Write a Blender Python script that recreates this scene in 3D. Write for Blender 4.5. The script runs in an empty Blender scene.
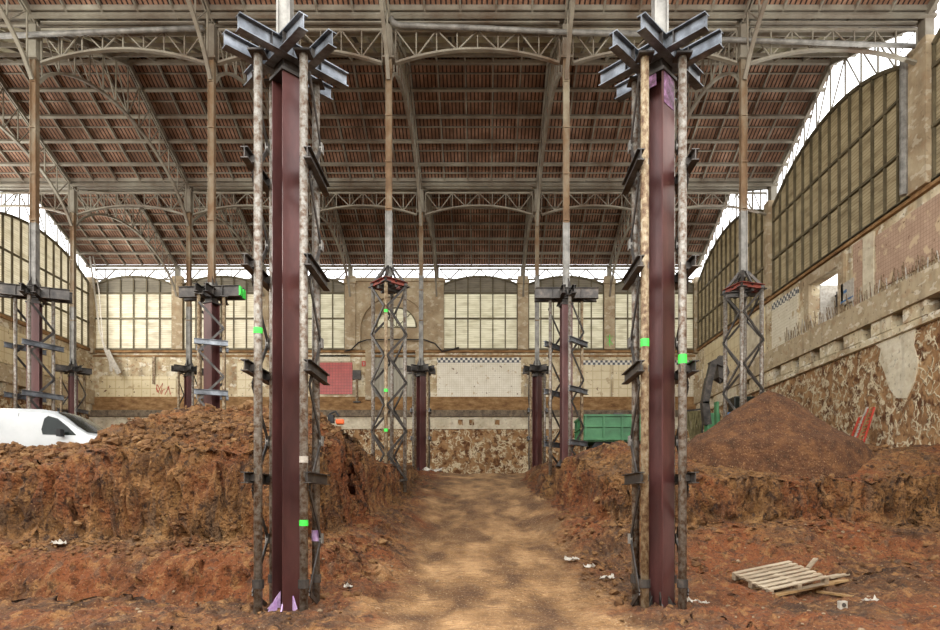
import bpy, math, random
from mathutils import Vector, Matrix, noise
random.seed(7)
S = bpy.context.scene
COL = S.collection
PI = math.pi

# ------------------------------------------------------------------ camera, sky, light
CAMZ = 1.75
cam_d = bpy.data.cameras.new('camera'); cam_d.lens = 24.0; cam_d.sensor_width = 36.0
cam_d.shift_x = -12/940; cam_d.shift_y = (502-315)/940
cam_d.clip_end = 400
cam = bpy.data.objects.new('camera', cam_d); COL.objects.link(cam)
cam.location = (0, 0, CAMZ); cam.rotation_euler = (PI/2, 0, 0)
S.camera = cam

w = bpy.data.worlds.new('sky'); S.world = w; w.use_nodes = True
wn = w.node_tree.nodes; wl = w.node_tree.links
bg = wn['Background']
tc = wn.new('ShaderNodeTexCoord'); sp = wn.new('ShaderNodeSeparateXYZ'); rmp = wn.new('ShaderNodeValToRGB')
wl.new(tc.outputs['Generated'], sp.inputs[0]); wl.new(sp.outputs['Z'], rmp.inputs[0])
rmp.color_ramp.elements[0].position = 0.0; rmp.color_ramp.elements[0].color = (0.55, 0.53, 0.50, 1)
rmp.color_ramp.elements[1].position = 0.25; rmp.color_ramp.elements[1].color = (0.97, 0.985, 1, 1)
wl.new(rmp.outputs[0], bg.inputs[0]); bg.inputs[1].default_value = 3.0

def area_lamp(name, loc, rot, sx, sy, power, col=(1, 0.985, 0.95)):
    d = bpy.data.lights.new(name, 'AREA'); d.shape = 'RECTANGLE'; d.size = sx; d.size_y = sy
    d.energy = power; d.color = col
    o = bpy.data.objects.new(name, d); COL.objects.link(o); o.location = loc; o.rotation_euler = rot
# added area lamps: two for the side windows' light, one fill behind the camera
area_lamp('daylight_left_windows', (-26.3, 22, 14.6), (0, -PI/2, 0), 4.0, 40, 3400, (1, .98, .93))
area_lamp('daylight_right_windows', (14.2, 20, 14.6), (0, PI/2, 0), 4.0, 36, 1100)
area_lamp('daylight_front_windows', (-6, -6.6, 13.5), (PI/2, 0, 0), 38, 6, 6500, (1, .98, .94))  # added fill with no windows there; brightens roof slopes and far wall
S.view_settings.view_transform = 'Standard'
S.view_settings.look = 'None'
S.view_settings.exposure = 0.3
S.view_settings.gamma = 1.0
S.view_settings.use_curve_mapping = False

# ------------------------------------------------------------------ helpers
def hexc(h):
    def lin(c):
        c /= 255
        return c/12.92 if c <= .04045 else ((c+.055)/1.055)**2.4
    return (lin(int(h[0:2], 16)), lin(int(h[2:4], 16)), lin(int(h[4:6], 16)), 1)

MATS = {}
def mat(name, cols, scale=3.0, rough=.85, metal=0.0, bump=.2, bscale=None, stretch=(1, 1, 1), detail=8, bdist=.03, spec=None):
    """cols: list of (position, hex) along a noise ramp"""
    m = bpy.data.materials.new(name); m.use_nodes = True; MATS[name] = m
    N = m.node_tree.nodes; L = m.node_tree.links; b = N['Principled BSDF']
    g = N.new('ShaderNodeNewGeometry'); mp = N.new('ShaderNodeMapping'); mp.inputs['Scale'].default_value = stretch
    L.new(g.outputs['Position'], mp.inputs[0])
    n = N.new('ShaderNodeTexNoise'); n.inputs['Scale'].default_value = scale; n.inputs['Detail'].default_value = detail
    n.inputs['Roughness'].default_value = .65
    L.new(mp.outputs[0], n.inputs['Vector'])
    r = N.new('ShaderNodeValToRGB'); L.new(n.outputs[0], r.inputs[0])
    cr = r.color_ramp
    while len(cr.elements) < len(cols): cr.elements.new(.5)
    for e, (p, h) in zip(cr.elements, cols): e.position = p; e.color = hexc(h)
    L.new(r.outputs[0], b.inputs['Base Color'])
    b.inputs['Roughness'].default_value = rough; b.inputs['Metallic'].default_value = metal
    if spec is not None: b.inputs['Specular IOR Level'].default_value = spec
    if bump:
        n2 = N.new('ShaderNodeTexNoise'); n2.inputs['Scale'].default_value = bscale or scale*4; n2.inputs['Detail'].default_value = 8
        L.new(mp.outputs[0], n2.inputs['Vector'])
        bp = N.new('ShaderNodeBump'); bp.inputs['Strength'].default_value = bump; bp.inputs['Distance'].default_value = bdist
        L.new(n2.outputs[0], bp.inputs['Height']); L.new(bp.outputs[0], b.inputs['Normal'])
    m['ramp'] = r.name
    return m

class NT:
    """little node builder on an existing material"""
    def __init__(s, m): s.m = m; s.N = m.node_tree.nodes; s.L = m.node_tree.links; s.b = s.N['Principled BSDF']; s.ramp = s.N[m['ramp']]
    def node(s, t, **kw):
        n = s.N.new(t)
        for k, v in kw.items(): setattr(n, k, v)
        return n
    def math(s, op, a, b=None, c=None, clamp=False):
        n = s.N.new('ShaderNodeMath'); n.operation = op; n.use_clamp = clamp
        for i, v in enumerate((a, b, c)):
            if v is None: continue
            if isinstance(v, (int, float)): n.inputs[i].default_value = v
            else: s.L.new(v, n.inputs[i])
        return n.outputs[0]
    def mix(s, fac, a, b):
        n = s.N.new('ShaderNodeMix'); n.data_type = 'RGBA'
        if isinstance(fac, (int, float)): n.inputs[0].default_value = fac
        else: s.L.new(fac, n.inputs[0])
        for i, v in ((6, a), (7, b)):
            if isinstance(v, tuple): n.inputs[i].default_value = v
            else: s.L.new(v, n.inputs[i])
        return n.outputs[2]
    def pos(s):
        g = s.N.new('ShaderNodeNewGeometry'); x = s.N.new('ShaderNodeSeparateXYZ'); s.L.new(g.outputs['Position'], x.inputs[0])
        return g.outputs['Position'], x.outputs
    def noise(s, vec, scale, detail=4, stretch=None):
        if stretch:
            mp = s.N.new('ShaderNodeMapping'); mp.inputs['Scale'].default_value = stretch; s.L.new(vec, mp.inputs[0]); vec = mp.outputs[0]
        n = s.N.new('ShaderNodeTexNoise'); n.inputs['Scale'].default_value = scale; n.inputs['Detail'].default_value = detail
        s.L.new(vec, n.inputs['Vector']); return n
    def step(s, v, lo, hi):
        n = s.N.new('ShaderNodeMapRange'); n.inputs[1].default_value = lo; n.inputs[2].default_value = hi
        s.L.new(v, n.inputs[0]); return n.outputs[0]
    def color(s, c): s.L.new(c, s.b.inputs['Base Color'])

def soil_net(t, P, base, dk=.85):
    """brown cut soil: patches, dark crevices, pale chips, vertical smears"""
    nb = t.noise(P, .55, 4); c = t.mix(t.step(nb.outputs[0], .44, .60), base, hexc('764220'))
    n1 = t.noise(P, 2.6, 9, (1.6, 1.6, .8)); c = t.mix(t.math('MULTIPLY', t.step(n1.outputs[0], .53, .66), .8), c, hexc('92693f'))
    ns = t.noise(P, 1.3, 5, (3.4, 3.4, .4)); c = t.mix(t.math('MULTIPLY', t.step(ns.outputs[0], .57, .68), .7), c, hexc('5f4a38'))
    nd = t.noise(P, 5.5, 9); c = t.mix(t.math('MULTIPLY', t.math('SUBTRACT', 1.0, t.step(nd.outputs[0], .34, .44)), dk), c, hexc('2a190f'))  # dark spots painted in as the shade of cracks
    ng = t.noise(P, 30, 3); c = t.mix(t.math('MULTIPLY', t.step(ng.outputs[0], .60, .72), .7), c, hexc('a58257'))
    ng = t.noise(P, 19, 5); c = t.mix(t.math('MULTIPLY', t.math('SUBTRACT', 1.0, t.step(ng.outputs[0], .36, .44)), .7), c, hexc('3b2415'))
    return c
soil = mat('soil', [(.32, '402917'), (.46, '654422'), (.56, '7d5830'), (.68, '967246')], 1.6, .95, bump=1.0, bscale=9, bdist=.2, detail=12)
t = NT(soil); P, xyz = t.pos(); t.color(soil_net(t, P, t.ramp.outputs[0]))
pathm = mat('trodden_soil', [(.32, '352012'), (.46, '50341d'), (.56, '664226'), (.68, '80592f')], 1.6, .95, bump=.9, bscale=12, bdist=.13, detail=12)
t = NT(pathm); P, xyz = t.pos()
side_c = soil_net(t, P, t.ramp.outputs[0], .6)
nw = t.noise(P, .9, 6); xx = t.math('ADD', t.math('ABSOLUTE', t.math('SUBTRACT', xyz['X'], .2)), t.math('MULTIPLY', t.math('SUBTRACT', nw.outputs[0], .5), 2.6))
wide = t.step(xx, 1.5, 2.3)
pn = t.noise(P, 1.5, 10, (1, .5, 1)); pr = t.node('ShaderNodeValToRGB'); t.L.new(pn.outputs[0], pr.inputs[0])
e = pr.color_ramp.elements; e[0].position = .34; e[0].color = hexc('5c3f26'); e[1].position = .66; e[1].color = hexc('b58e62'); q_ = e.new(.5); q_.color = hexc('8f6b44')
wet = t.noise(P, .75, 9, (1.2, .8, 1)); c1 = t.mix(t.math('MULTIPLY', t.step(wet.outputs[0], .54, .62), .75), pr.outputs[0], hexc('5f4126'))
st_ = t.noise(P, 7, 5, (.45, 2.6, 1)); c1 = t.mix(t.math('MULTIPLY', t.step(st_.outputs[0], .52, .62), .5), c1, hexc('65452a'))
ng = t.noise(P, 28, 4); c1 = t.mix(t.math('MULTIPLY', t.step(ng.outputs[0], .58, .70), .6), c1, hexc('d0b48e'))
t.color(t.mix(wide, c1, side_c))
heapm = mat('fresh_soil', [(.3, '36210f'), (.5, '593820'), (.7, '785230')], 3, .95, bump=1.0, bscale=14, bdist=.12, detail=12)
t = NT(heapm); P, xyz = t.pos(); ng = t.noise(P, 26, 4); t.color(t.mix(t.math('MULTIPLY', t.step(ng.outputs[0], .58, .72), .7), t.ramp.outputs[0], hexc('a88663')))
clodm = mat('clod_soil', [(.3, '482f1b'), (.5, '6f4e2e'), (.7, '94734c')], 2.6, .95, bump=1, bscale=20, bdist=.04)
galv = mat('galvanised_rusty', [(.34, '4a3222'), (.44, '6f6052'), (.52, '807b73'), (.66, '9b968e')], 14, .5, .35, bump=.25, bscale=40, bdist=.01)
rustp = mat('rusty_pipe', [(.34, '523a28'), (.45, '766048'), (.55, '958468'), (.66, 'a89d8a')], 12, .65, .2, bump=.2, bscale=40, bdist=.01, stretch=(1, 1, .8))
steel = mat('mill_steel', [(.3, '3f4043'), (.5, '6a6f76'), (.68, '90959c')], 3, .45, .6, bump=.08, bscale=20, bdist=.01)
darksteel = mat('dark_steel', [(.3, '2b2a2a'), (.55, '4b4744'), (.72, '6e655d')], 4, .5, .5, bump=.1, bscale=20, bdist=.01)
maroon = mat('maroon_primer', [(.3, '3c2322'), (.5, '52302e'), (.7, '6a403d')], 1.4, .42, .15, bump=.05, bscale=30, bdist=.01, stretch=(1, 1, .35))
cast = mat('rusty_cast_iron', [(.3, '57422f'), (.45, '785e43'), (.6, '877a66'), (.75, 'a19985')], 1.6, .75, .1, bump=.15, bscale=20, bdist=.01, stretch=(1, 1, .5))
castgrey = mat('grey_cast_iron', [(.3, '5d5a56'), (.55, '8a8883'), (.75, 'a5a39c')], 3, .6, .3, bump=.1, bscale=20, bdist=.01)
roofsteel = mat('painted_roof_steel', [(.3, '5f4a36'), (.44, '797063'), (.6, '928d7f'), (.75, 'aca899')], .55, .7, .05, bump=.05, bscale=12, bdist=.01)
tiles = mat('roof_tiles', [(.3, '664c3c'), (.5, '8c6852'), (.7, 'b4907a')], 1.1, .9, bump=0)
t = NT(tiles); P, xyz = t.pos()
fr = t.math('FRACT', t.math('DIVIDE', xyz['X'], .17))
tri = t.math('ABSOLUTE', t.math('SUBTRACT', fr, .5))
nn = t.noise(P, 5, 3, (1.2, .25, .25))
gap = t.step(tri, .32, .37)
c = t.mix(gap, t.ramp.outputs[0], hexc('2e221c'))
fr2 = t.math('FRACT', t.math('DIVIDE', xyz['Y'], .31)); row = t.math('MULTIPLY', t.step(fr2, .86, .9), .6)
patch = t.step(t.noise(P, .9, 2, (1, .6, .6)).outputs[0], .55, .68)
c = t.mix(t.math('MULTIPLY', patch, .5), c, hexc('57402f'))
t.color(c)
bp = t.node('ShaderNodeBump'); bp.inputs['Strength'].default_value = .8; bp.inputs['Distance'].default_value = .05
t.L.new(t.math('SUBTRACT', 1.0, gap), bp.inputs['Height']); t.L.new(bp.outputs[0], t.b.inputs['Normal'])

boardm = mat('valley_boards', [(.3, '8c8266'), (.5, 'a39c80'), (.7, 'b7b299')], 1.2, .85, bump=.05)
t = NT(boardm); P, xyz = t.pos()
nq = t.noise(P, 1.9, 1, (1, .01, .01)); t.color(t.mix(t.step(nq.outputs[0], .62, .64), t.ramp.outputs[0], hexc('3a3328')))

def grime(t, P, c, amt=1.0):
    n = t.noise(P, 1.1, 9); c = t.mix(t.math('MULTIPLY', t.step(n.outputs[0], .50, .66), .6*amt), c, hexc('8b7357'))
    n = t.noise(P, 3.4, 9); c = t.mix(t.math('MULTIPLY', t.step(n.outputs[0], .56, .64), .5*amt), c, hexc('a0754f'))
    n = t.noise(P, 2.2, 7, (1, 1, 1.7)); c = t.mix(t.math('MULTIPLY', t.step(n.outputs[0], .57, .60), .8*amt), c, hexc('e6dfcc'))
    n = t.noise(P, .9, 6, (3, 3, .3)); c = t.mix(t.math('MULTIPLY', t.step(n.outputs[0], .53, .68), .5*amt), c, hexc('6d6255'))
    n = t.noise(P, 6.5, 6); c = t.mix(t.math('MULTIPLY', t.step(n.outputs[0], .62, .66), .8*amt), c, hexc('4f3d2d'))
    return c
plaster = mat('old_plaster', [(.28, '9a8467'), (.42, 'bba988'), (.55, 'd0c3a4'), (.72, 'e0d6bd')], .8, .9, bump=.5, bscale=6, bdist=.08, detail=12)
t = NT(plaster); P, xyz = t.pos(); t.color(grime(t, P, t.ramp.outputs[0]))
pilm = mat('pilaster_render', [(.3, '86745a'), (.5, 'a8967a'), (.7, 'c0b296')], .9, .9, bump=.15, bscale=10, bdist=.02)
rustband = mat('stained_masonry', [(.3, '5f4126'), (.5, '8c6a44'), (.7, 'ab8c64')], 1.5, .95, bump=.5, bscale=8, bdist=.05, stretch=(1, 1, 2.5))
concr = mat('pale_concrete', [(.3, 'b3a78e'), (.5, 'd0c6ae'), (.7, 'e4dcc8')], 1.0, .9, bump=.3, bscale=8, bdist=.03)
ledgem = mat('ledge_concrete', [(.3, '958468'), (.5, 'b5a486'), (.7, 'cbbda0')], 1.1, .9, bump=.3, bscale=8, bdist=.03)
for mm_, am in ((pilm, .35), (concr, .45), (ledgem, .6)):
    t = NT(mm_); P, xyz = t.pos(); t.color(grime(t, P, t.ramp.outputs[0], am))
darkhole = mat('dark_recess', [(.3, '231c16'), (.6, '3a2f26')], 3, .95, bump=0)  # near-black colour stands in for shade inside the beam pockets
beamdark = mat('dark_ledge', [(.3, '453a31'), (.5, '6f6252'), (.7, '8f8069')], 5, .9, bump=.4, bscale=18, bdist=.03)
veins = mat('veined_cut_soil', [(.3, '74553a'), (.5, '99744e'), (.7, 'b8966c')], 1.2, .95, bump=0)
t = NT(veins); P, xyz = t.pos()
d1 = t.noise(P, 1.4, 3); vm = t.node('ShaderNodeVectorMath', operation='SCALE'); t.L.new(d1.outputs['Color'], vm.inputs[0]); vm.inputs['Scale'].default_value = 1.5
va = t.node('ShaderNodeVectorMath', operation='ADD'); t.L.new(P, va.inputs[0]); t.L.new(vm.outputs[0], va.inputs[1])
mp = t.node('ShaderNodeMapping'); mp.inputs['Scale'].default_value = (1, 1, .62); t.L.new(va.outputs[0], mp.inputs[0])
mask = t.step(t.noise(P, .9, 5).outputs[0], .30, .42)
vs = []
for sc, wd in ((2.3, .10), (4.1, .13)):
    vo = t.node('ShaderNodeTexVoronoi', feature='DISTANCE_TO_EDGE'); vo.inputs['Scale'].default_value = sc; t.L.new(mp.outputs[0], vo.inputs['Vector'])
    vs.append(t.math('SUBTRACT', 1.0, t.step(vo.outputs['Distance'], wd*.35, wd)))
brk = t.step(t.noise(P, 2.8, 3).outputs[0], .44, .52)
vv = t.math('MULTIPLY', t.math('MAXIMUM', t.math('MULTIPLY', vs[0], mask), t.math('MULTIPLY', vs[1], t.step(t.noise(P, 1.7, 2).outputs[0], .44, .52))), brk)
c = t.mix(t.step(t.noise(P, 3.1, 6).outputs[0], .5, .62), t.ramp.outputs[0], hexc('5d3a1f'))
t.color(t.mix(vv, c, hexc('d8c8a8')))
bp = t.node('ShaderNodeBump'); bp.inputs['Strength'].default_value = .7; bp.inputs['Distance'].default_value = .08
t.L.new(t.math('ADD', vv, t.noise(P, 6, 8).outputs[0]), bp.inputs['Height']); t.L.new(bp.outputs[0], t.b.inputs['Normal'])

def tilemat(name, c1, c2, grout, size, rough=.35, worn=.62, wornc='b7a27d', checker=False):
    m = mat(name, [(.3, c1), (.7, c2)], 2, rough, bump=0)
    t = NT(m); P, xyz = t.pos()
    u = t.math('DIVIDE', t.math('ADD', xyz['X'], xyz['Y']), size); v = t.math('DIVIDE', xyz['Z'], size)
    fu = t.math('ABSOLUTE', t.math('SUBTRACT', t.math('FRACT', u), .5)); fv = t.math('ABSOLUTE', t.math('SUBTRACT', t.math('FRACT', v), .5))
    g = t.step(t.math('MAXIMUM', fu, fv), .44, .47)
    if checker:
        s_ = t.math('FRACT', t.math('MULTIPLY', t.math('ADD', t.math('FLOOR', u), t.math('FLOOR', v)), .5))
        c = t.mix(t.math('GREATER_THAN', s_, .25), hexc(c1), hexc(c2))
    else: c = t.ramp.outputs[0]
    c = t.mix(g, c, hexc(grout))
    c = t.mix(t.step(t.noise(P, 2.1, 8).outputs[0], worn, worn+.04), c, hexc(wornc))
    c = t.mix(t.step(t.noise(P, 4.3, 4).outputs[0], .68, .7), c, hexc('6f5238'))
    t.color(c); return m
whitet = tilemat('white_wall_tiles', 'd2cab4', 'e8e2d2', 'b9ac90', .15)
creamt = tilemat('cream_wall_tiles', 'cfbf98', 'dccfae', 'c0ad84', .6, worn=.60)
redt = tilemat('red_wall_tiles', 'a03a35', 'c05048', '6a2a25', .2, worn=.66, wornc='8a5a48')
checkt = tilemat('checker_trim_tiles', '3d4350', 'dcd8cc', '8b867a', .17, checker=True, worn=.64)
pinkt = tilemat('pink_hollow_bricks', 'a88c78', 'c0a48e', '8f745f', .14, rough=.9, worn=.56, wornc='c9b394')

def panemat(name, c1, c2, dark, trans=.55, period=.13):
    m = mat(name, [(.3, c1), (.55, c2), (.75, c2)], 1.0, .6, bump=0, stretch=(.6, .6, 5))
    t = NT(m); P, xyz = t.pos()
    f = t.math('FRACT', t.math('DIVIDE', t.math('ADD', xyz['Z'], t.math('MULTIPLY', t.noise(P, .7, 2).outputs[0], .08)), period))
    line = t.math('MULTIPLY', t.step(t.math('ABSOLUTE', t.math('SUBTRACT', f, .5)), .36, .44), .6)
    c = t.mix(line, t.ramp.outputs[0], hexc(dark))
    c = t.mix(t.math('MULTIPLY', t.step(t.noise(P, 1.3, 4, (1, 1, 3)).outputs[0], .5, .7), .45), c, hexc(dark))
    t.color(c)
    tr = t.node('ShaderNodeBsdfTranslucent'); t.L.new(c, tr.inputs['Color'])
    mx = t.node('ShaderNodeMixShader'); mx.inputs[0].default_value = trans
    t.L.new(t.b.outputs[0], mx.inputs[1]); t.L.new(tr.outputs[0], mx.inputs[2])
    t.L.new(mx.outputs[0], t.N['Material Output'].inputs['Surface'])
    return m
pane_back = panemat('cream_louvres', 'c4c0ac', 'e2dfd0', 'a49c84', .60)
pane_left = panemat('bright_louvres', 'd4ccb8', 'ece7d8', 'a89e86', .60)
pane_right = panemat('ochre_louvres', '9a8d74', 'bcb198', '6b5f48', .50)
pane_dark = panemat('grey_louvres', '80796a', '958d7c', '5f584a', .25)
frame = mat('window_iron', [(.3, '4c4433'), (.6, '6f6650')], 2, .7, .2, bump=0)
white = mat('van_white', [(.4, 'b2b6b8'), (.6, 'c0c3c4')], .5, .25, bump=0)
glass = mat('tinted_glass', [(.4, '121614'), (.6, '1c2320')], 1, .2, bump=0, spec=.2)
black = mat('black_rubber', [(.4, '18181a'), (.6, '262628')], 3, .7, bump=.1)
green = mat('green_paint', [(.35, '2a5d3a'), (.5, '38754a'), (.7, '4d8a5c')], 1.5, .5, bump=.1, bscale=10)
orange = mat('orange_plastic', [(.4, 'd0501a'), (.6, 'e2642a')], 3, .4, bump=0)
yellow = mat('yellow_paint', [(.4, 'c08a28'), (.6, 'd6a13c')], 2, .5, bump=0)
wood = mat('grey_wood', [(.3, '7a6a55'), (.5, '9c8c76'), (.7, 'b8aa94')], 3, .85, bump=.3, bscale=30, bdist=.01, stretch=(.3, 2, 2))
woodb = mat('brown_wood', [(.3, '6b5236'), (.5, '93744c'), (.7, 'b1956c')], 3, .85, bump=.3, bscale=30, bdist=.01, stretch=(.3, 2, 2))
fgreen = mat('marker_green', [(.4, '3fdc4a'), (.6, '4bea5a')], 3, .6, bump=0)
lilac = mat('lilac_paint', [(.35, 'a77fb8'), (.6, 'cbb0d8')], 8, .5, bump=0)
purple = mat('purple_smear', [(.4, '4a3340'), (.55, '7d5478'), (.7, 'a884a8')], 9, .6, bump=0)
paper = mat('pale_plastic', [(.35, '9a9286'), (.6, 'bdb7ac')], 9, .6, bump=.2)
blue = mat('blue_plastic', [(.4, '35608e'), (.6, '4a78a8')], 3, .5, bump=0)
redp = mat('red_plastic', [(.4, 'b03a2c'), (.6, 'c84a3a')], 3, .5, bump=0)
corr = mat('corrugated_door', [(.3, '8e897c'), (.5, 'a8a394'), (.7, 'bab5a4')], .8, .6, .2, bump=.1, stretch=(3, 3, .3))
ropem = mat('olive_rope', [(.3, '5a5236'), (.6, '7c7350')], 6, .9, bump=.2)
redbrown = mat('red_brown_plate', [(.3, '6b2f26'), (.6, '8a463a')], 3, .6, .2, bump=.1)
stonem = mat('pale_stone', [(.3, '6a563f'), (.6, '927d64')], 5, .9, bump=.5, bscale=20)

class MB:
    def __init__(s): s.v = []; s.f = []
    def box(s, c, d, rz=0.0, M=None):
        c = Vector(c); h = Vector(d)/2; R = Matrix.Rotation(rz, 3, 'Z') if M is None else M
        b = len(s.v)
        for sx in (-1, 1):
            for sy in (-1, 1):
                for sz in (-1, 1): s.v.append(c + R @ Vector((sx*h.x, sy*h.y, sz*h.z)))
        for f in ((0, 1, 3, 2), (4, 6, 7, 5), (0, 4, 5, 1), (2, 3, 7, 6), (0, 2, 6, 4), (1, 5, 7, 3)): s.f.append([b+i for i in f])
        return s
    def prof(s, p, q, pts, up=(0, 0, 1)):
        p = Vector(p); q = Vector(q); d = (q-p).normalized(); up = Vector(up)
        if abs(d.dot(up)) > .98: up = Vector((0, 1, 0))
        sd = d.cross(up).normalized(); u = sd.cross(d).normalized()
        b = len(s.v); n = len(pts)
        for o in (p, q):
            for (a, c) in pts: s.v.append(o + sd*a + u*c)
        for i in range(n):
            j = (i+1) % n; s.f.append([b+i, b+j, b+n+j, b+n+i])
        s.f.append([b+i for i in reversed(range(n))]); s.f.append([b+n+i for i in range(n)])
        return s
    def bar(s, p, q, w_, h_, up=(0, 0, 1)):
        return s.prof(p, q, [(-w_/2, -h_/2), (w_/2, -h_/2), (w_/2, h_/2), (-w_/2, h_/2)], up)
    def ibeam(s, p, q, w_, h_, t_=.02, up=(0, 0, 1)):
        a = w_/2; c = h_/2; k = t_/2
        return s.prof(p, q, [(-a, -c), (a, -c), (a, -c+t_), (k, -c+t_), (k, c-t_), (a, c-t_), (a, c), (-a, c), (-a, c-t_), (-k, c-t_), (-k, -c+t_), (-a, -c+t_)], up)
    def chan(s, p, q, w_, h_, t_=.015, side=1, up=(0, 0, 1)):
        a = w_/2*side; c = h_/2; k = t_*side
        return s.prof(p, q, [(-a, -c), (a, -c), (a, -c+t_), (-a+k, -c+t_), (-a+k, c-t_), (a, c-t_), (a, c), (-a, c)][::side], up)
    def tube(s, pts, r, n=8, cap=True):
        pts = [Vector(p) for p in pts]; b0 = len(s.v); m = len(pts)
        rs = r if isinstance(r, (list, tuple)) else [r]*m
        prev = None
        for i, p in enumerate(pts):
            d = (pts[min(i+1, m-1)] - pts[max(i-1, 0)]).normalized()
            if prev is None:
                a = Vector((0, 0, 1)) if abs(d.z) < .9 else Vector((1, 0, 0))
                x = d.cross(a).normalized()
            else: x = (prev - d*prev.dot(d)).normalized()
            prev = x; y = d.cross(x)
            for k in range(n):
                an = 2*PI*k/n; s.v.append(p + (x*math.cos(an)+y*math.sin(an))*rs[i])
        for i in range(m-1):
            for k in range(n):
                a = b0+i*n+k; c = b0+i*n+(k+1) % n; s.f.append([a, c, c+n, a+n])
        if cap:
            s.f.append([b0+k for k in reversed(range(n))]); s.f.append([b0+(m-1)*n+k for k in range(n)])
        return s
    def poly(s, pts, th):
        """polygon pts (3D), extruded by vector th"""
        th = Vector(th); b = len(s.v); n = len(pts)
        for p in pts: s.v.append(Vector(p))
        for p in pts: s.v.append(Vector(p)+th)
        s.f.append([b+i for i in range(n)]); s.f.append([b+n+i for i in reversed(range(n))])
        for i in range(n): j = (i+1) % n; s.f.append([b+j, b+i, b+n+i, b+n+j])
        return s
    def build(s, name, m, parent=None, smooth=False, loc=None, label=None, cat=None, group=None, kind=None, bevel=0):
        if loc is None: loc = world_loc(parent) if parent else Vector((0, 0, 0))
        loc = Vector(loc)
        me = bpy.data.meshes.new(name); me.from_pydata([v-loc for v in s.v], [], s.f); me.update()
        me.validate()
        o = bpy.data.objects.new(name, me); COL.objects.link(o)
        import bmesh as _b
        bm = _b.new(); bm.from_mesh(me); _b.ops.recalc_face_normals(bm, faces=bm.faces)
        bm.to_mesh(me); bm.free()
        if smooth:
            for p in me.polygons: p.use_smooth = True
        me.materials.append(m)
        if parent: o.parent = parent
        else: o.location = loc
        o['_w'] = list(loc)
        if bevel:
            bv = o.modifiers.new('bevel', 'BEVEL'); bv.width = bevel; bv.segments = 2
        tag(o, label, cat, group, kind)
        return o
def world_loc(o): return Vector(o['_w'])
def tag(o, label=None, cat=None, group=None, kind=None):
    if label: o['label'] = label
    if cat: o['category'] = cat
    if group: o['group'] = group
    if kind: o['kind'] = kind
    return o
def thing(name, loc, label, cat, group=None, kind=None):
    o = bpy.data.objects.new(name, None); COL.objects.link(o); o.location = loc; o['_w'] = list(loc); o.empty_display_size = .2
    return tag(o, label, cat, group, kind)

# grid of the hall
XK = {-4: -20.98, -3: -15.03, -2: -9.075, -1: -3.125, 0: 2.825, 1: 8.775, 2: 14.75}
R1, R2, R3, R4 = 9.95, 21.05, 32.15, 43.2
XL, XR = -26.9, 14.75

# ------------------------------------------------------------------ ground
def sm(a, b, x):
    t = max(0.0, min(1.0, (x-a)/(b-a))); return t*t*(3-2*t)
def fb(x, y, z=0.0, o=4): return noise.fractal(Vector((x, y, z)), 1.0, 2.0, o)
def lerp_tab(tab, x):
    if x <= tab[0][0]: return tab[0][1]
    for (a, va), (b, vb) in zip(tab, tab[1:]):
        if x <= b: return va + (vb-va)*(x-a)/(b-a)
    return tab[-1][1]
def edge_l(y): return lerp_tab([(12, -3.35), (15, -3.05), (18, -2.8), (21, -2.5), (26, -2.7), (34, -3.6), (43, -4.4)], y) + .22*fb(y*.7, 3.1)
def edge_r(y): return lerp_tab([(14, 3.2), (17, 2.75), (21, 2.15), (26, 1.9), (34, 3.0), (43, 4.0)], y) + .22*fb(y*.7, 9.1)
def dist_in(x, y, side):
    if side == 'l': a = edge_l(y) - x; b = y - (12.5 + .25*fb(x*.6, 5.2) + .25*sm(-6, -13, x))
    else: a = x - edge_r(y); b = y - (15.1 + .3*fb(x*.5, 7.7) + .4*sm(8, 13, x))
    if a > 0 and b > 0:                    # rounded corner
        r = .9
        if a < r and b < r: return r - math.hypot(r-a, r-b)
        return min(a, b)
    if a <= 0 and b <= 0: return -math.hypot(a, b)
    return min(a, b)
def base_z(x, y):
    z = 3.15*sm(9.0, 33, y)*.55 + 3.15*.45*max(0, min(1, (y-10.3)/19.5))
    if y > 29: z = z + (3.15-z)*sm(29, 31, y)
    ax = abs(x-.1)
    near = (1-sm(12, 16, y))
    z += .16*fb(x*.9, y*.9)*sm(1.2, 3.0, ax) + .03*fb(x*2.2, y*2.2, 2) + .012*abs(fb(x*9, y*9, 2))
    for cx_, wd in ((-.9, .3), (1.25, .3)):
        z -= .05*math.exp(-((x-cx_-.25*math.sin(y*.3))/wd)**2)
    if y < 12.6 and x < -3.4:              # shallow slot in front of the left bank
        z -= .45*sm(10.45, 10.55, y)*(1-sm(11.3, 12.0, y))*sm(-3.4, -4.2, x)
    z += .22*math.exp(-((x+2.0)/.45)**2)*sm(8.5, 9.5, y)*(1-sm(13, 17, y))*(.6+.8*fb(x*2, y*2))
    z += (.12*abs(fb(x*2.6, y*2.6, 4)) + .08*abs(fb(x*6, y*6, 7)))*sm(1.3, 2.4, ax)
    z -= .22*math.exp(-(((x-5.9)/1.1)**2+((y-11.6)/.9)**2))
    return z
def top_l(x, y):
    R = lerp_tab([(-13, 2.98), (-11.5, 2.93), (-10.2, 2.92), (-9.3, 3.0), (-8.2, 3.45), (-7.2, 3.9), (-5, 3.95), (-4, 3.95), (-3.2, 3.95)], x)
    H0 = 2.72 if x < -8.5 else 3.1
    if x > -9.5: H0 = 2.72 + .4*sm(-9.2, -8, x)
    H0 += .35*sm(22, 30, y)
    H = H0 + (R-H0)*math.exp(-((y-15.3)/(1.6 if y < 15.3 else 1.9))**2)
    if y < 15.3: H = max(H, 2.45 + .0*y)
    return H
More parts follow.
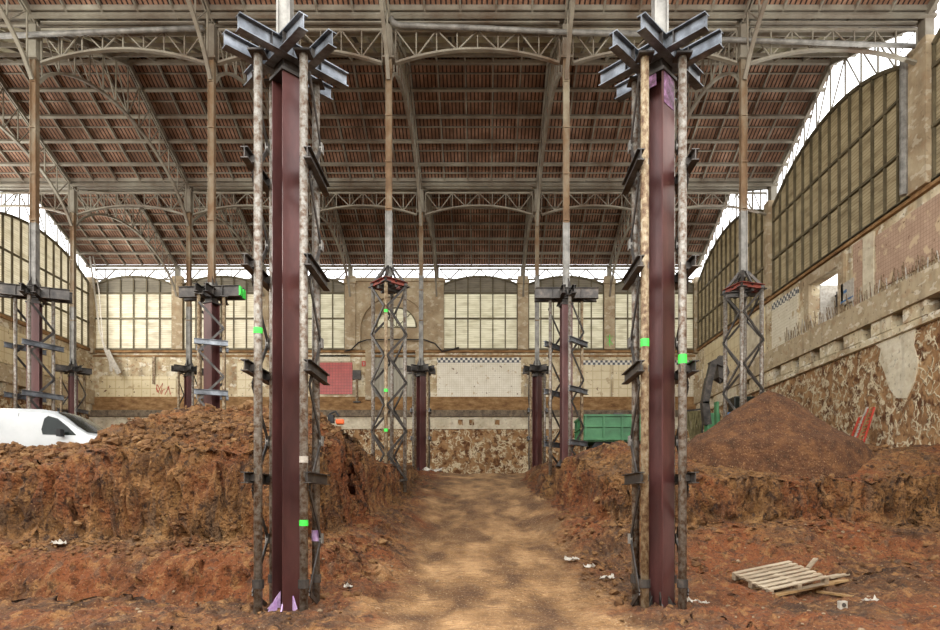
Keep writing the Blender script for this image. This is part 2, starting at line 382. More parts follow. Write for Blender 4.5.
def top_r(x, y):
    H = 2.55 + .75*sm(15.6, 18.5, y) + .12*sm(21, 28, y)
    H += .25*math.exp(-(((x-3.6)/.8)**2 + ((y-18.5)/1.8)**2)) - .1*math.exp(-((x-3.2)/1.0)**2)*(1-sm(17, 20, y))
    return H
def terr(x, y):
    z = base_z(x, y)
    for s_, tp in (('l', top_l), ('r', top_r)):
        d = dist_in(x, y, s_)
        if d < -1.7: continue
        H = tp(x, y)
        tal = .62 if y < 18 else .4
        d2 = d + .12*fb(x*1.5, y*1.5, 1)
        if d2 < 0: h = z + tal*sm(-1.5, 0, d2)*max(0, 1 - z/3.1)*1.2
        else:
            z0 = z + tal*max(0, 1-z/3.1)*1.2
            f = .80*sm(0, .32, d2) + .20*sm(.25, 1.5, d2)
            h = z0 + (H-z0)*f
        rough_ = .17*fb(x*1.1, y*1.1, 6) + .13*abs(fb(x*2.8, y*2.8, 8))
        if d2 > .3: h += rough_ + (.12*abs(fb(x*5, y*5, 3)) if s_ == 'l' and y < 19 else 0)
        z = max(z, h)
    return z
def rng(a, b, st):
    n = max(1, int(round((b-a)/st))); return [a+(b-a)*i/n for i in range(n)]
xs = rng(-28, -14, .5)+rng(-14, -4.0, .085)+rng(-4.0, -2.2, .05)+rng(-2.2, 1.8, .09)+rng(1.8, 3.7, .05)+rng(3.7, 14.9, .085)+[14.9]
ys = rng(2.5, 8, .2)+rng(8, 12.0, .07)+rng(12.0, 13.4, .04)+rng(13.4, 14.6, .08)+rng(14.6, 16.0, .04)+rng(16, 20, .1)+rng(20, 34, .22)+rng(34, 43.4, .8)+[43.4]
ZG = [[terr(x, y) for x in xs] for y in ys]
def ground_z(x, y):
    return terr(x, y)
def make_ground():
    nx = len(xs); pos = []
    for j, y in enumerate(ys):
        for i, x in enumerate(xs):
            z = ZG[j][i]
            gx = (ZG[j][min(i+1, nx-1)]-ZG[j][max(i-1, 0)])/max(.02, xs[min(i+1, nx-1)]-xs[max(i-1, 0)])
            gy = (ZG[min(j+1, len(ys)-1)][i]-ZG[max(j-1, 0)][i])/max(.02, ys[min(j+1, len(ys)-1)]-ys[max(j-1, 0)])
            sl = min(1.0, math.hypot(gx, gy)/2.5)
            if 0 < j < len(ys)-1 and 0 < i < nx-1 and sl > .05:
                n = Vector((gx, gy, 0)).normalized()
                al = x*abs(n.y) + y*abs(n.x)
                dd = sl*(.16*fb(al*2.6, z*.55, 3) + .30*fb(al*1.0+5, z*1.3, 8) + .16*abs(fb(al*3.2, z*3, 1)) + .07*fb(al*8, z*7, 2))
                if abs(n.y) > .6 and x < 0: dd += sl*.13*abs(math.sin(al*PI/.44))*sm(-10, -9.4, x)*(1-sm(-6.2, -5.6, x))*sm(.6, .9, z)*(1-sm(1.9, 2.15, z))
                g_ = abs((al*2.3 + .6*fb(al, z*.3, 2)) % 1.0 - .5)
                dd += sl*.09*(g_ < .13)*sm(.7, 1.2, z)*(1-sm(2.0, 2.5, z))*(fb(al*.4, 1.7, 0, 2) > -.15)
                px = x - n.x*(-dd); py = y - n.y*(-dd)
            else: px, py = x, y
            pos.append(Vector((px, py, z)))
    regions = {'floor': [], 'l': [], 'r': []}
    for j in range(len(ys)-1):
        for i in range(nx-1):
            cx = (xs[i]+xs[i+1])/2; cy = (ys[j]+ys[j+1])/2
            dl = dist_in(cx, cy, 'l'); dr = dist_in(cx, cy, 'r')
            k = 'l' if dl > -.25 else ('r' if dr > -.25 else 'floor')
            a = j*nx+i; regions[k].append((a, a+1, a+nx+1, a+nx))
    for k, fs in regions.items():
        idx = {}; v = []; f = []
        for fc in fs:
            q = []
            for a in fc:
                if a not in idx: idx[a] = len(v); v.append(pos[a])
                q.append(idx[a])
            f.append(q)
        mb = MB(); mb.v = v; mb.f = f
        if k == 'floor': mb.build('floor', pathm, smooth=True, kind='structure')
        else:
            mb.build('earth_bank', soil, smooth=True, kind='structure')
make_ground()
# ------------------------------------------------------------------ roof
ZV, ZRID = 18.12, 20.6
XA, XB = XL-.3, XR+.35
def slope(y0, z0, y1, z1, lab, npur=5, mid=True, m=tiles):
    """one roof slope with its purlins and rafters"""
    mb = MB(); mb.poly([(XA, y0, z0), (XB, y0, z0), (XB, y1, z1), (XA, y1, z1)], (0, 0, .14))
    c = mb.build('ceiling', m, kind='structure')
    d = Vector((0, y1-y0, z1-z0)); nrm = Vector((0, -d.z, d.y)).normalized()
    if nrm.z > 0: nrm = -nrm
    for i in range(npur+1):
        p = Vector((0, y0, z0)) + d*(i/npur) + nrm*.20
        if i in (0, npur): p += Vector((0, .12 if (i == 0) == (y1 > y0) else -.12, 0))
        b = MB(); b.bar((XA, p.y, p.z), (XB, p.y, p.z), .12, .13, up=-nrm); b.build('purlin', roofsteel, c)
        if mid and i < npur:
            p = Vector((0, y0, z0)) + d*((i+.5)/npur) + nrm*.05
            b = MB(); b.bar((XA, p.y, p.z), (XB, p.y, p.z), .045, .06, up=-nrm); b.build('batten', roofsteel, c)
    x = XK[-4]-1.19*4
    while x < XB-.1:
        p = Vector((x, y0, z0)) + nrm*.10; q = p + d
        b = MB(); b.bar(p, q, .06, .12, up=-nrm); b.build('rafter', roofsteel, c)
        x += 1.1915
    return c
for (a, b) in ((R1, R2), (R2, R3), (R3, R4)):
    mdl = (a+b)/2
    slope(mdl, ZRID, b, ZV, '')
    slope(a, ZV, mdl, ZRID, '', npur=4, mid=False, m=boardm)
# valley gutter boards along rows
for yr in (R2, R3):
    g = MB(); g.box(((XA+XB)/2, yr, ZV-.02), (XB-XA, .5, .05)); g.box(((XA+XB)/2, yr-.26, ZV+.03), (XB-XA, .05, .17)); g.box(((XA+XB)/2, yr+.26, ZV+.03), (XB-XA, .05, .17))
    o = g.build('valley_gutter', roofsteel, loc=(0, yr, ZV), kind='structure')

SP = {-4: 'far left, beside the left wall windows', -3: 'over the tower behind the van', -2: 'left of the left foreground tower',
      -1: 'just right of the left foreground tower', 0: 'just left of the right foreground tower', 1: 'over the lattice tower behind the soil heap', 2: 'against the right wall'}
BAY = {0: 'nearest roof bay', 1: 'middle roof bay', 2: 'farthest roof bay'}
def rib(x, y0, y1, lab):
    L_ = y1-y0; md = (y0+y1)/2
    th = thing('roof_rib', (x, md, 16.6), lab, 'roof truss', 'arched roof ribs')
    ztop = lambda y: ZV-.28 + (ZRID-ZV)*(1-abs(y-md)/(L_/2))
    zar = lambda y: 15.5 + (18.15-15.5)*(1-((y-md)/(L_/2))**2)**.62 if abs(y-md) < L_/2 else 15.5
    n = 26; ya = [y0+.12+(L_-.24)*i/n for i in range(n+1)]
    m = MB()
    for s_ in (-.05, .05):
        m.bar((x+s_, y0+.05, ztop(y0+.05)), (x+s_, md, ztop(md)), .05, .13); m.bar((x+s_, md, ztop(md)), (x+s_, y1-.05, ztop(y1-.05)), .05, .13)
    m.build('top_chord', roofsteel, th)
    m = MB(); 
    for a, b in zip(ya, ya[1:]): m.bar((x, a, zar(a)), (x, b, zar(b)), .12, .09)
    m.build('arch_chord', roofsteel, th)
    m = MB(); k = 12
    yw = [y0+.35+(L_-.7)*i/k for i in range(k+1)]
    for i, a in enumerate(yw):
        m.bar((x, a, zar(a)), (x, a, ztop(a)), .04, .05, up=(1, 0, 0))
        if i < k:
            b = yw[i+1]
            if a < md-.1: m.bar((x, a, ztop(a)), (x, b, zar(b)), .035, .04, up=(1, 0, 0))
            else: m.bar((x, b, ztop(b)), (x, a, zar(a)), .035, .04, up=(1, 0, 0))
    m.build('web_lattice', roofsteel, th)
for k, x in XK.items():
    if k == 2: continue
    for bi, (a, b) in enumerate(((R1, R2), (R2, R3), (R3, R4))):
        if bi == 0 and k in (-4,): continue
        rib(x, a, b, 'arched roof rib, %s, %s' % (BAY[bi], SP[k]))
def girder(xa, xb, y, lab, light=False):
    th = thing('lattice_girder', ((xa+xb)/2, y, 16.5), lab, 'girder', 'arched lattice girders')
    md = (xa+xb)/2; L_ = xb-xa; zt = 17.28; z0 = 16.4; zm = 17.0
    zt = 17.6; z0 = 16.45; zm = 16.95
    za = lambda x: z0+(zm-z0)*(1-((x-md)/(L_/2))**2)
    m = MB(); m.bar((xa+.1, y, zt), (xb-.1, y, zt), .08, .08); m.bar((xa+.1, y, zt+.25), (xb-.1, y, zt+.25), .1, .05); m.build('top_chord', roofsteel, th)
    n = 16; m = MB(); X = [xa+.1+(L_-.2)*i/n for i in range(n+1)]
    for a, b in zip(X, X[1:]): m.bar((a, y, za(a)), (b, y, za(b)), .14, .07)
    m.build('arch_chord', roofsteel, th)
    m = MB(); k = 8; X = [xa+.1+(L_-.2)*i/k for i in range(k+1)]
    for i in range(k+1):
        m.bar((X[i], y, za(X[i])), (X[i], y, zt), .035, .045, up=(0, 1, 0))
        if i < k:
            if i % 2 == 0: m.bar((X[i], y, zt), (X[i+1], y, za(X[i+1])), .035, .045, up=(0, 1, 0))
            else: m.bar((X[i], y, za(X[i])), (X[i+1], y, zt), .035, .045, up=(0, 1, 0))
    m.build('web_lattice', roofsteel, th)
ks = sorted(XK)
SPG = {(-4, -3): 'between the two leftmost hanging columns', (-3, -2): 'left of the left foreground tower', (-2, -1): 'crossing behind the left foreground tower',
       (-1, 0): 'over the dirt ramp at the centre', (0, 1): 'crossing behind the right foreground tower', (1, 2): 'reaching the right wall'}
for row, yr in (('nearer row', R2), ('farther row', R3)):
    for a, b in zip(ks, ks[1:]):
        if yr == R2 and a == -4: continue
        girder(XK[a]+.13, XK[b]-(.13 if b != 2 else .05), yr, 'arched lattice girder of the %s, %s' % (row, SPG[(a, b)]))
girder(XL+.1, XK[-4]-.13, R3, 'arched lattice girder of the farther row, reaching the left wall')
# drain pipes slung along the nearer row
def pipe(pts, r, lab):
    m = MB(); m.tube(pts, r, 10); m.build('drain_pipe', castgrey if r < .09 else roofsteel, loc=pts[0], smooth=True, label=lab, cat='pipe', group='drain pipes under the roof')
yp = R2-.26; pz = lambda py: CAMZ+(502-py)*yp/626.7
pX = lambda px: (px-482)*yp/626.7
pipe([(pX(0), yp, pz(36)), (pX(120), yp, pz(31)), (pX(203), yp, pz(28))], .085, 'long iron drain pipe under the roof at the upper left')
pipe([(pX(391), yp, pz(18)), (pX(393), yp, pz(22)), (pX(399), yp, pz(25)), (pX(480), yp, pz(28)), (pX(560), yp, pz(32)), (pX(660), yp, pz(34))], .085, 'iron drain pipe sloping over the dirt ramp to the right foreground tower')
pipe([(pX(722), yp, pz(39.5)), (pX(800), yp, pz(42)), (pX(915), yp, pz(46))], .08, 'pale grey drain pipe running from the right foreground tower to the right wall')
# ------------------------------------------------------------------ walls
def arch_pts(u0, u1, zs, rise, n=14):
    """segmental arch from (u0,zs) to (u1,zs)"""
    c = (u1-u0)/2; R = (c*c+rise*rise)/(2*rise); cz = zs+rise-R; md = (u0+u1)/2
    a = math.asin(c/R); return [(md+R*math.sin(-a+2*a*i/n), cz+R*math.cos(-a+2*a*i/n)) for i in range(n+1)]
WN = [0]
def window(tof, u0, u1, zb, zs, rise, pitch, trans, pm, out, darktop=None):
    """tof(u, z, depth)->world point; out = outward unit vector"""
    WN[0] += 1
    ap = arch_pts(u0, u1, zs, rise, 18)
    ztop = lambda u: next(a[1]+(b[1]-a[1])*(u-a[0])/(b[0]-a[0]) for a, b in zip(ap, ap[1:]) if a[0]-1e-6 <= u <= b[0]+1e-6)
    pts = [tof(u0, zb, 0)] + [tof(u, z, 0) for u, z in ap] + [tof(u1, zb, 0)]
    m = MB(); m.poly(pts, Vector(out)*.05)
    wo = m.build('window_%d' % WN[0], pm, kind='structure', loc=tof((u0+u1)/2, zb, 0))
    fr_ = MB(); n = max(2, round((u1-u0)/pitch))
    for i in range(n+1):
        u = u0+(u1-u0)*i/n; u = min(max(u, u0+.03), u1-.03)
        fr_.bar(tof(u, zb, -.05), tof(u, ztop(u), -.05), .075, .10, up=out)
    for zt in trans: fr_.bar(tof(u0, zt, -.07), tof(u1, zt, -.07), .12 if zt == trans[0] else .09, .1)
    fr_.bar(tof(u0, zb+.04, -.07), tof(u1, zb+.04, -.07), .12, .12)
    for (a, za), (b, zb2) in zip(ap, ap[1:]): fr_.bar(tof(a, za, -.03), tof(b, zb2, -.03), .14, .14)
    fr_.build('window_frame', frame, wo)
    if darktop is not None:
        d = MB(); pts = [tof(u, z-.08, -.02) for u, z in ap]; d.poly([tof(u0, trans[-1], -.02)]+pts+[tof(u1, trans[-1], -.02)], Vector(out)*.015)
        d.build('upper_louvre', darktop, wo)
    return wo
ZB, ZS = 12.25, 16.75
tb = lambda u, z, d: Vector((u, R4+.1+d, z))
# back wall: pilasters at column lines; windows between
pil = [XK[-4], XK[-3], XK[-2], XK[-1], XK[0], XK[1]]
edges = [XL] + pil + [XR]
wall = thing('wall_back', (0, R4, 3), None, None, kind='structure')
def part(mb, name, m, par=wall, **k): return mb.build(name, m, par, **k)
m = MB(); m.box(((XL+XR)/2, R4+.35, 4.6), (XR-XL+1.4, .3, 5.9)); part(m, 'cut_soil_face', veins)
# pale concrete band with beam pockets
def banded(mbfun, u0, u1, pockets, z0, z1, wd):
    pts = [u0]
    for p in pockets: pts += [p-wd/2, p+wd/2]
    pts.append(u1); return [(pts[i], pts[i+1]) for i in range(0, len(pts), 2)]
pk = [-18.5, -11.7, -1.5, -.72, 1.05, 7.6]
m = MB()
for a, b in banded(None, XL, XR, pk, 0, 0, .34): m.box(((a+b)/2, R4+.25, 7.25), (b-a, .3, .38))
m.box(((XL+XR)/2, R4+.25, 6.93), (XR-XL+1.4, .3, .27)); m.box(((XL+XR)/2, R4+.25, 7.54), (XR-XL+1.4, .3, .2))
part(m, 'concrete_band', concr)
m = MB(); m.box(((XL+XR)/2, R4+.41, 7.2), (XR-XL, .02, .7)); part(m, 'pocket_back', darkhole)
m = MB(); m.box(((XL+XR)/2, R4+.15, 7.86), (XR-XL+1.4, .5, .44)); part(m, 'dark_ledge', beamdark)
m = MB(); m.box((XL-.02, R4+.1, 14.6), (.5, .6, 5.2)); m.box((XR+.05, R4+.1, 14.6), (.4, .6, 5.2)); part(m, 'corner_pier', pilm)
m = MB(); m.box(((XL+XR)/2, R4+.3, 8.55), (XR-XL+1.4, .4, .95)); part(m, 'stained_band', rustband)
m = MB()
door_u0, door_u1 = (372-482)/14.5, (415.5-482)/14.5
for a, b in ((XL-.7, door_u0), (door_u1, XR+.7)): m.box(((a+b)/2, R4+.38, 10.65), (b-a, .4, 3.26))
part(m, 'plaster_wall', plaster)
m = MB(); m.box(((XL+XR)/2, R4+.12, 12.15), (XR-XL, .22, .16)); m.box(((XL+XR)/2, R4+.18, 11.85), (XR-XL, .12, .12)); part(m, 'sill_cornice', rustband)
PX = lambda x: (x-482)/14.5
PZ = lambda y: CAMZ+(502-y)/14.5
def panel(name, x0, x1, y0, y1, mt, th=.04, par=wall):
    m = MB(); m.box(((PX(x0)+PX(x1))/2, R4+.18-th/2, (PZ(y0)+PZ(y1))/2), (PX(x1)-PX(x0), th, PZ(y0)-PZ(y1))); return part(m, name, mt)
panel('white_tile_panel', 437, 521, 362, 398, whitet); panel('checker_trim', 437, 521, 357.5, 362.5, checkt, .05)
panel('cream_tile_panel', 583, 611, 364, 398, creamt); panel('cream_tile_panel', 614, 642, 364, 398, creamt); panel('checker_trim', 583, 642, 360, 364.5, checkt, .05)
panel('checker_trim', 655, 694, 360, 364.5, checkt, .05); panel('white_tile_panel', 655, 694, 364.5, 396, whitet)
panel('red_tile_panel', 315, 352, 362, 394, redt); panel('cream_tile_panel', 236, 256, 362, 396, creamt); panel('white_tile_panel', 98, 175, 376, 397, creamt)
panel('pale_lintel', 318, 350, 354, 361, concr, .06)
# pipe remnant on the left part of the far wall
m = MB(); m.box((PX(153), R4+.12, PZ(370)), (.18, .08, 1.9)); part(m, 'rusty_wall_channel', rustp)
# pilasters, windows
for i, x in enumerate(pil):
    if i == 3: continue
    m = MB(); m.box((x, R4+.05, (ZB+17.3)/2), (.72, .34, 17.3-ZB)); m.box((x, R4+.0, 16.85), (.85, .5, .22)); part(m, 'pilaster', pilm)
for i in range(len(edges)-1):
    if i in (3,): continue       # doorway bay
    a = edges[i]+(.36 if i else .15); b = edges[i+1]-(.36 if i < len(edges)-2 else .12)
    if i == 4: a = PX(443)
    window(tb, a, b, ZB, ZS, .55, .87, (14.4, 16.15), pane_back if i > 1 else pane_left, (0, 1, 0), darktop=pane_dark)
# doorway bay of the far wall: rendered block, arched recess, fanlight, corrugated door
def ring(mb, rect, hole, y0, th):
    """front plate with a hole; rect=(x0,x1,z0,z1), hole = open polyline of (x,z) starting/ending on z0"""
    x0, x1, z0, z1 = rect
    mb.poly([(x0, y0, z0), (hole[0][0], y0, z0), (hole[0][0], y0, z1), (x0, y0, z1)], (0, th, 0))
    mb.poly([(hole[-1][0], y0, z0), (x1, y0, z0), (x1, y0, z1), (hole[-1][0], y0, z1)], (0, th, 0))
    for a, b in zip(hole, hole[1:]):
        if abs(a[0]-b[0]) > 1e-4: mb.poly([(a[0], y0, a[1]), (b[0], y0, b[1]), (b[0], y0, z1), (a[0], y0, z1)], (0, th, 0))
bx0, bx1 = PX(345.5), PX(443.8)
cxd = PX(394); r1 = 33.5/14.5; zs1 = PZ(330)
hole = [(cxd-r1, ZB)] + [(cxd-r1*math.cos(PI*i/16), zs1+r1*math.sin(PI*i/16)) for i in range(17)] + [(cxd+r1, ZB)]
m = MB(); ring(m, (bx0, bx1, ZB, 17.2), hole, R4-.05, .28); part(m, 'doorway_surround', pilm)
m = MB(); m.box(((bx0+bx1)/2, R4+.02, 17.0), (bx1-bx0+.2, .5, .18)); part(m, 'doorway_cornice', pilm)
cf = PX(396); r2 = 20/14.5; zs2 = PZ(326.5)
hole2 = [(cf-r2*math.cos(PI*i/14), zs2+r2*math.sin(PI*i/14)) for i in range(15)]
m = MB(); ring(m, (bx0+.2, bx1-.2, zs2, 17.1), hole2, R4+.24, .15)
m.box((cxd, R4+.31, (zs2+ZB)/2), (bx1-bx0-.4, .15, zs2-ZB)); part(m, 'recess_back', pilm)
WN[0] += 1
m = MB(); m.poly([(x, R4+.36, z) for x, z in hole2], (0, .03, 0)); wo = m.build('window_%d' % WN[0], pane_back, loc=(cf, R4, zs2), kind='structure')
m = MB()
for a, b in zip(hole2, hole2[1:]): m.bar((a[0], R4+.28, a[1]), (b[0], R4+.28, b[1]), .1, .08)
m.bar((cf-r2, R4+.28, zs2), (cf+r2, R4+.28, zs2), .1, .1)
for a in (45, 90, 135): m.bar((cf, R4+.3, zs2), (cf-r2*math.cos(math.radians(a)), R4+.3, zs2+r2*math.sin(math.radians(a))), .05, .05)
m.build('window_frame', frame, wo)
dz0, dz1 = PZ(402), PZ(349)
m = MB(); nx = 24
for i in range(nx):
    u = door_u0+(door_u1-door_u0)*(i+.5)/nx; m.box((u, R4+.33+(.05 if i % 2 else 0), (dz0+dz1)/2), ((door_u1-door_u0)/nx, .05, dz1-dz0))
do = m.build('door_1', corr, loc=((door_u0+door_u1)/2, R4+.3, dz0), kind='structure')
m = MB(); m.box(((door_u0+door_u1)/2, R4+.27, PZ(368)), (door_u1-door_u0, .06, .07)); m.box(((door_u0+door_u1)/2-.1, R4+.27, (dz0+dz1)/2), (.08, .06, dz1-dz0)); m.build('door_rail', castgrey, do)
m = MB(); m.box((door_u0-.22, R4+.05, PZ(374)), (.45, .25, 3.6)); m.box((door_u1+.15, R4+.05, PZ(374)), (.3, .25, 3.6)); part(m, 'door_jamb', pilm)
m = MB(); m.tube([(PX(345), R4-.15, PZ(352)), (PX(352), R4-.15, PZ(350)), (PX(359), R4-.15, PZ(343)), (PX(367), R4-.15, PZ(340.5)), (PX(400), R4-.15, PZ(340)), (PX(425), R4-.15, PZ(340.5)), (PX(435), R4-.15, PZ(344)), (PX(442), R4-.15, PZ(352)), (PX(452), R4-.15, PZ(350)), (PX(459), R4-.15, PZ(348))], .045, 6)
part(m, 'wall_cable', black)
# clerestory lattice above the far windows
def lattice(mb, P0, P1, dz0_, n, updir=(0, 1, 0)):
    P0 = Vector(P0); P1 = Vector(P1); h = Vector((0, 0, dz0_))
    mb.bar(P0, P1, .1, .1); mb.bar(P0+h, P1+h, .1, .1)
    for i in range(n):
        a = P0+(P1-P0)*i/n; b = P0+(P1-P0)*(i+1)/n; c = (a+b)/2
        mb.bar(a+h, c, .07, .07, up=updir); mb.bar(c, b+h, .07, .07, up=updir); mb.bar(c, c+h, .05, .05, up=updir)
for a, b in zip(edges, edges[1:]):
    th = thing('clerestory_truss', ((a+b)/2, R4+.1, 17.2), 'flat lattice truss under the far roof edge between pilasters %d m from the centre' % round((a+b)/2), 'truss')
    m = MB(); lattice(m, (a+.2, R4+.1, 17.12), (b-.2, R4+.1, 17.12), .72, 4); m.build('lattice', roofsteel, th)
for x in pil:
    m = MB(); m.box((x, R4+.05, 17.5), (.3, .25, .9)); part(m, 'roof_post', roofsteel)
EDGE_NAMES = ['at the far left corner', 'second bay from the left corner', 'left of the left foreground tower', 'above the arched doorway', 'above the white tiled wall', 'above the green dump body', 'at the far right corner']
trs = [o for o in bpy.data.objects if o.name.startswith('clerestory_truss')]
trs.sort(key=lambda o: o.location.x)
nm = ['above the far left corner window', 'above the second far window from the left corner', 'above the far window left of the left foreground tower', 'above the arched doorway',
      'above the far window at the head of the ramp', 'above the far window behind the long cap beam', 'above the far window at the right corner']
for o, s_ in zip(trs, nm): o['label'] = 'lattice truss against the sky ' + s_; o['group'] = 'clerestory trusses of the far wall'

def side_wall(side):
    sg = 1 if side == 'right' else -1; X0 = XR if sg > 0 else XL
    ts = lambda u, z, d: Vector((X0+sg*(.1+d), u, z))
    wl_ = thing('wall_'+side, (X0, R3, 3), None, None, kind='structure')
    ya, yb = -7.0, R4+.3; out = (sg, 0, 0)  # walls carried on behind the camera to keep side light out
    def bx(m, y0, y1, z0, z1, face, th): m.box((X0+sg*(face+th/2), (y0+y1)/2, (z0+z1)/2), (th, y1-y0, z1-z0)); return m
    pocks = sorted([42.1-1.8*i-.0 for i in range(18)]) if sg < 0 else sorted([31.3-1.8*i for i in range(-6, 12)])
    bx(MB(), ya, yb, 1.5, 7.95, .25, .3).build('cut_soil_face', veins, wl_)
    m = MB()
    segs = banded(None, ya, yb, pocks, 0, 0, .6)
    for a, b in segs: bx(m, a, b, 8.0, 8.5, .02, .45)
    bx(m, ya, yb, 7.75, 8.0, .06, .40); m.build('concrete_band', plaster, wl_)
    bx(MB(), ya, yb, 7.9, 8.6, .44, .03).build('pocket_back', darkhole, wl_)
    bx(MB(), ya, yb, 8.5, 9.45, -.12, .55).build('ledge_beam', ledgem, wl_)
    oy0, oy1, oz0, oz1 = 26.0, 28.3, 9.45, 11.55
    m = MB()
    if sg > 0:
        bx(m, ya, oy0, 9.4, 12.3, .12, .4); bx(m, oy1, yb, 9.4, 12.3, .12, .4); bx(m, oy0, oy1, oz1, 12.3, .12, .4)
    else: bx(m, ya, yb, 9.4, 12.3, .12, .4)
    m.build('plaster_wall', plaster, wl_)
    bx(MB(), ya, yb, 12.1, 12.3, -.03, .2).build('sill_cornice', rustband, wl_)
    if sg > 0:
        m = MB(); bx(m, oy0-.4, oy0, 9.45, 12.0, .0, .14); bx(m, oy1, oy1+.4, 9.45, 12.0, .0, .14); bx(m, oy0, oy1, oz1, 12.0, .0, .14); m.build('opening_surround', pilm, wl_)
        m = MB(); bx(m, oy1, oy1+.1, oz0, oz1, .5, .9); bx(m, oy0-.1, oy0, oz0, oz1, .5, .9); m.build('opening_reveal', paper, wl_)
        WN[0] += 1
        m = MB()
        for i in range(9): yy = oy0+(oy1-oy0)*(i+.5)/9; m.bar((X0+1.2, yy, oz0), (X0+1.2, yy, oz1-.35), .05, .05)
        for i in range(4): zz = oz0+.1+.5*i; m.bar((X0+1.2, oy0, zz), (X0+1.2, oy1, zz), .05, .06)
        g_ = m.build('window_%d' % WN[0], darksteel, kind='structure', loc=(X0+1.2, 27, oz0))
        bx(MB(), oy0, oy1, oz0, oz1-.5, 1.25, .02).build('screen_panel', darkhole, g_)
        bx(MB(), 19.8, 23.6, 9.7, 11.75, .06, .08).build('hollow_brick_infill', pinkt, wl_)
        bx(MB(), 24.45, 25.0, 9.5, 12.0, .05, .09).build('hollow_brick_strip', pinkt, wl_)
        bx(MB(), 23.7, 24.35, 9.5, 12.0, .04, .09).build('pale_render_strip', concr, wl_)
        bx(MB(), 29.4, 32.0, 9.5, 11.5, .05, .09).build('cream_tile_panel', whitet, wl_)
        bx(MB(), 29.4, 32.0, 11.5, 11.85, .04, .10).build('checker_trim', checkt, wl_)
        bx(MB(), 32.9, 41.8, 9.5, 12.0, .06, .08).build('cream_tile_panel', creamt, wl_)
        bx(MB(), 33.2, 35.0, 9.0, 11.7, -.06, .1).build('pale_render_patch', concr, wl_)
        bx(MB(), 36.4, 39.4, 7.9, 8.5, .0, .14).build('pale_render_patch', concr, wl_)
        # pale render patch hanging over the cut soil, irregular outline
        ptsp = [(24.2, 8.0), (21.6, 8.0), (21.75, 7.2), (21.5, 6.6), (21.7, 5.9), (22.1, 5.4), (22.6, 5.5), (23.0, 5.9), (23.3, 6.6), (23.6, 7.1), (23.5, 7.5)]
        m = MB(); m.poly([(X0+.2, y_, z_) for y_, z_ in ptsp], (.1, 0, 0)); m.build('pale_render_patch', concr, wl_)
        ptsp = [(20.2, 8.0), (17.5, 8.0), (17.5, 5.0), (19.3, 5.2), (19.7, 6.4)]
        m = MB(); m.poly([(X0+.2, y_, z_) for y_, z_ in ptsp], (.1, 0, 0)); m.build('pale_render_patch', concr, wl_)
        # rusty bars standing out of the ledge
        for i in range(80):
            yy = 20.2+ (30.5-20.2)*(i/80) + random.uniform(-.04, .04); hh = random.uniform(.35, .75)
            xx = X0+random.uniform(-.05, .02)
            m = MB(); m.tube([(xx, yy, 9.4), (xx+random.uniform(-.1, .04), yy+random.uniform(-.14, .14), 9.45+hh)], .018, 5)
            m.build('rebar_stub', rustp if i % 4 else paper, wl_)
    else:
        bx(MB(), 33.6, 41.5, 9.6, 11.6, .05, .1).build('cream_tile_panel', creamt, wl_)
    # pilasters at the column rows and big arched windows in each bay
    for yr in (R1, R2, R3):
        wd = .95 if yr == R2 else .55
        m = MB(); bx(m, yr-wd/2, yr+wd/2, 12.25, 17.1, -.18, .5); m.build('pilaster', pilm, wl_)
        m = MB(); bx(m, yr-.2, yr+.2, 17.0, 18.0, .0, .3); m.build('roof_post', roofsteel, wl_)
    m = MB(); m.tube([ts(R2+.5 if sg > 0 else R2, 12.3, -.35), ts(R2+.5 if sg > 0 else R2, 17.0, -.35)], .13, 10); m.build('downpipe', castgrey, wl_)
    for a, b in ((R1, R2), (R2, R3), (R3, R4)):
        la = a+(.5 if a == R2 else .3); lb = b-(.5 if b == R2 else .28)
        window(ts, la, lb, ZB, 16.75, 1.55, .72, (14.05, 16.0), pane_right if sg > 0 else pane_left, out)
        # gable truss above the window, open to the sky
        md = (a+b)/2; th = thing('gable_truss', (X0+sg*.1, md, 18), 'x', 'truss', 'gable trusses along the side walls')
        th['label'] = 'pale gable truss above the %s arched window of the %s wall' % ({R1: 'nearest', R2: 'middle', R3: 'farthest'}[a], side)
        m = MB()
        zt = lambda y: ZV-.2+(ZRID-ZV)*(1-abs(y-md)/((b-a)/2))
        m.bar((X0+sg*.1, a, zt(a)), (X0+sg*.1, md, zt(md)), .12, .2); m.bar((X0+sg*.1, md, zt(md)), (X0+sg*.1, b, zt(b)), .12, .2)
        m.build('top_chord', roofsteel, th)
        ap = arch_pts(la, lb, 16.75, 1.55, 10)
        m = MB(); prev = None
        for i, (u, z) in enumerate(ap[1:-1]):
            m.bar((X0+sg*.1, u, z), (X0+sg*.1, u, zt(u)), .05, .06, up=out)
            if prev:
                (pu, pz_) = prev
                if u <= md+.01: m.bar((X0+sg*.1, pu, pz_), (X0+sg*.1, u, zt(u)), .04, .05, up=out)
                else: m.bar((X0+sg*.1, u, z), (X0+sg*.1, pu, zt(pu)), .04, .05, up=out)
            prev = (u, z)
        m.build('web_lattice', roofsteel, th)
side_wall('right'); side_wall('left')
m = MB(); m.box(((XL+XR)/2, -7.2, 8), (XR-XL+1.4, .4, 18)); m.build('wall_front', plaster, kind='structure')  # unseen wall added behind the camera to block level light
m = MB(); m.box(((XL+XR)/2, -2, -.3), (XR-XL+1.4, 10.6, .3)); m.build('floor', pathm, kind='structure')

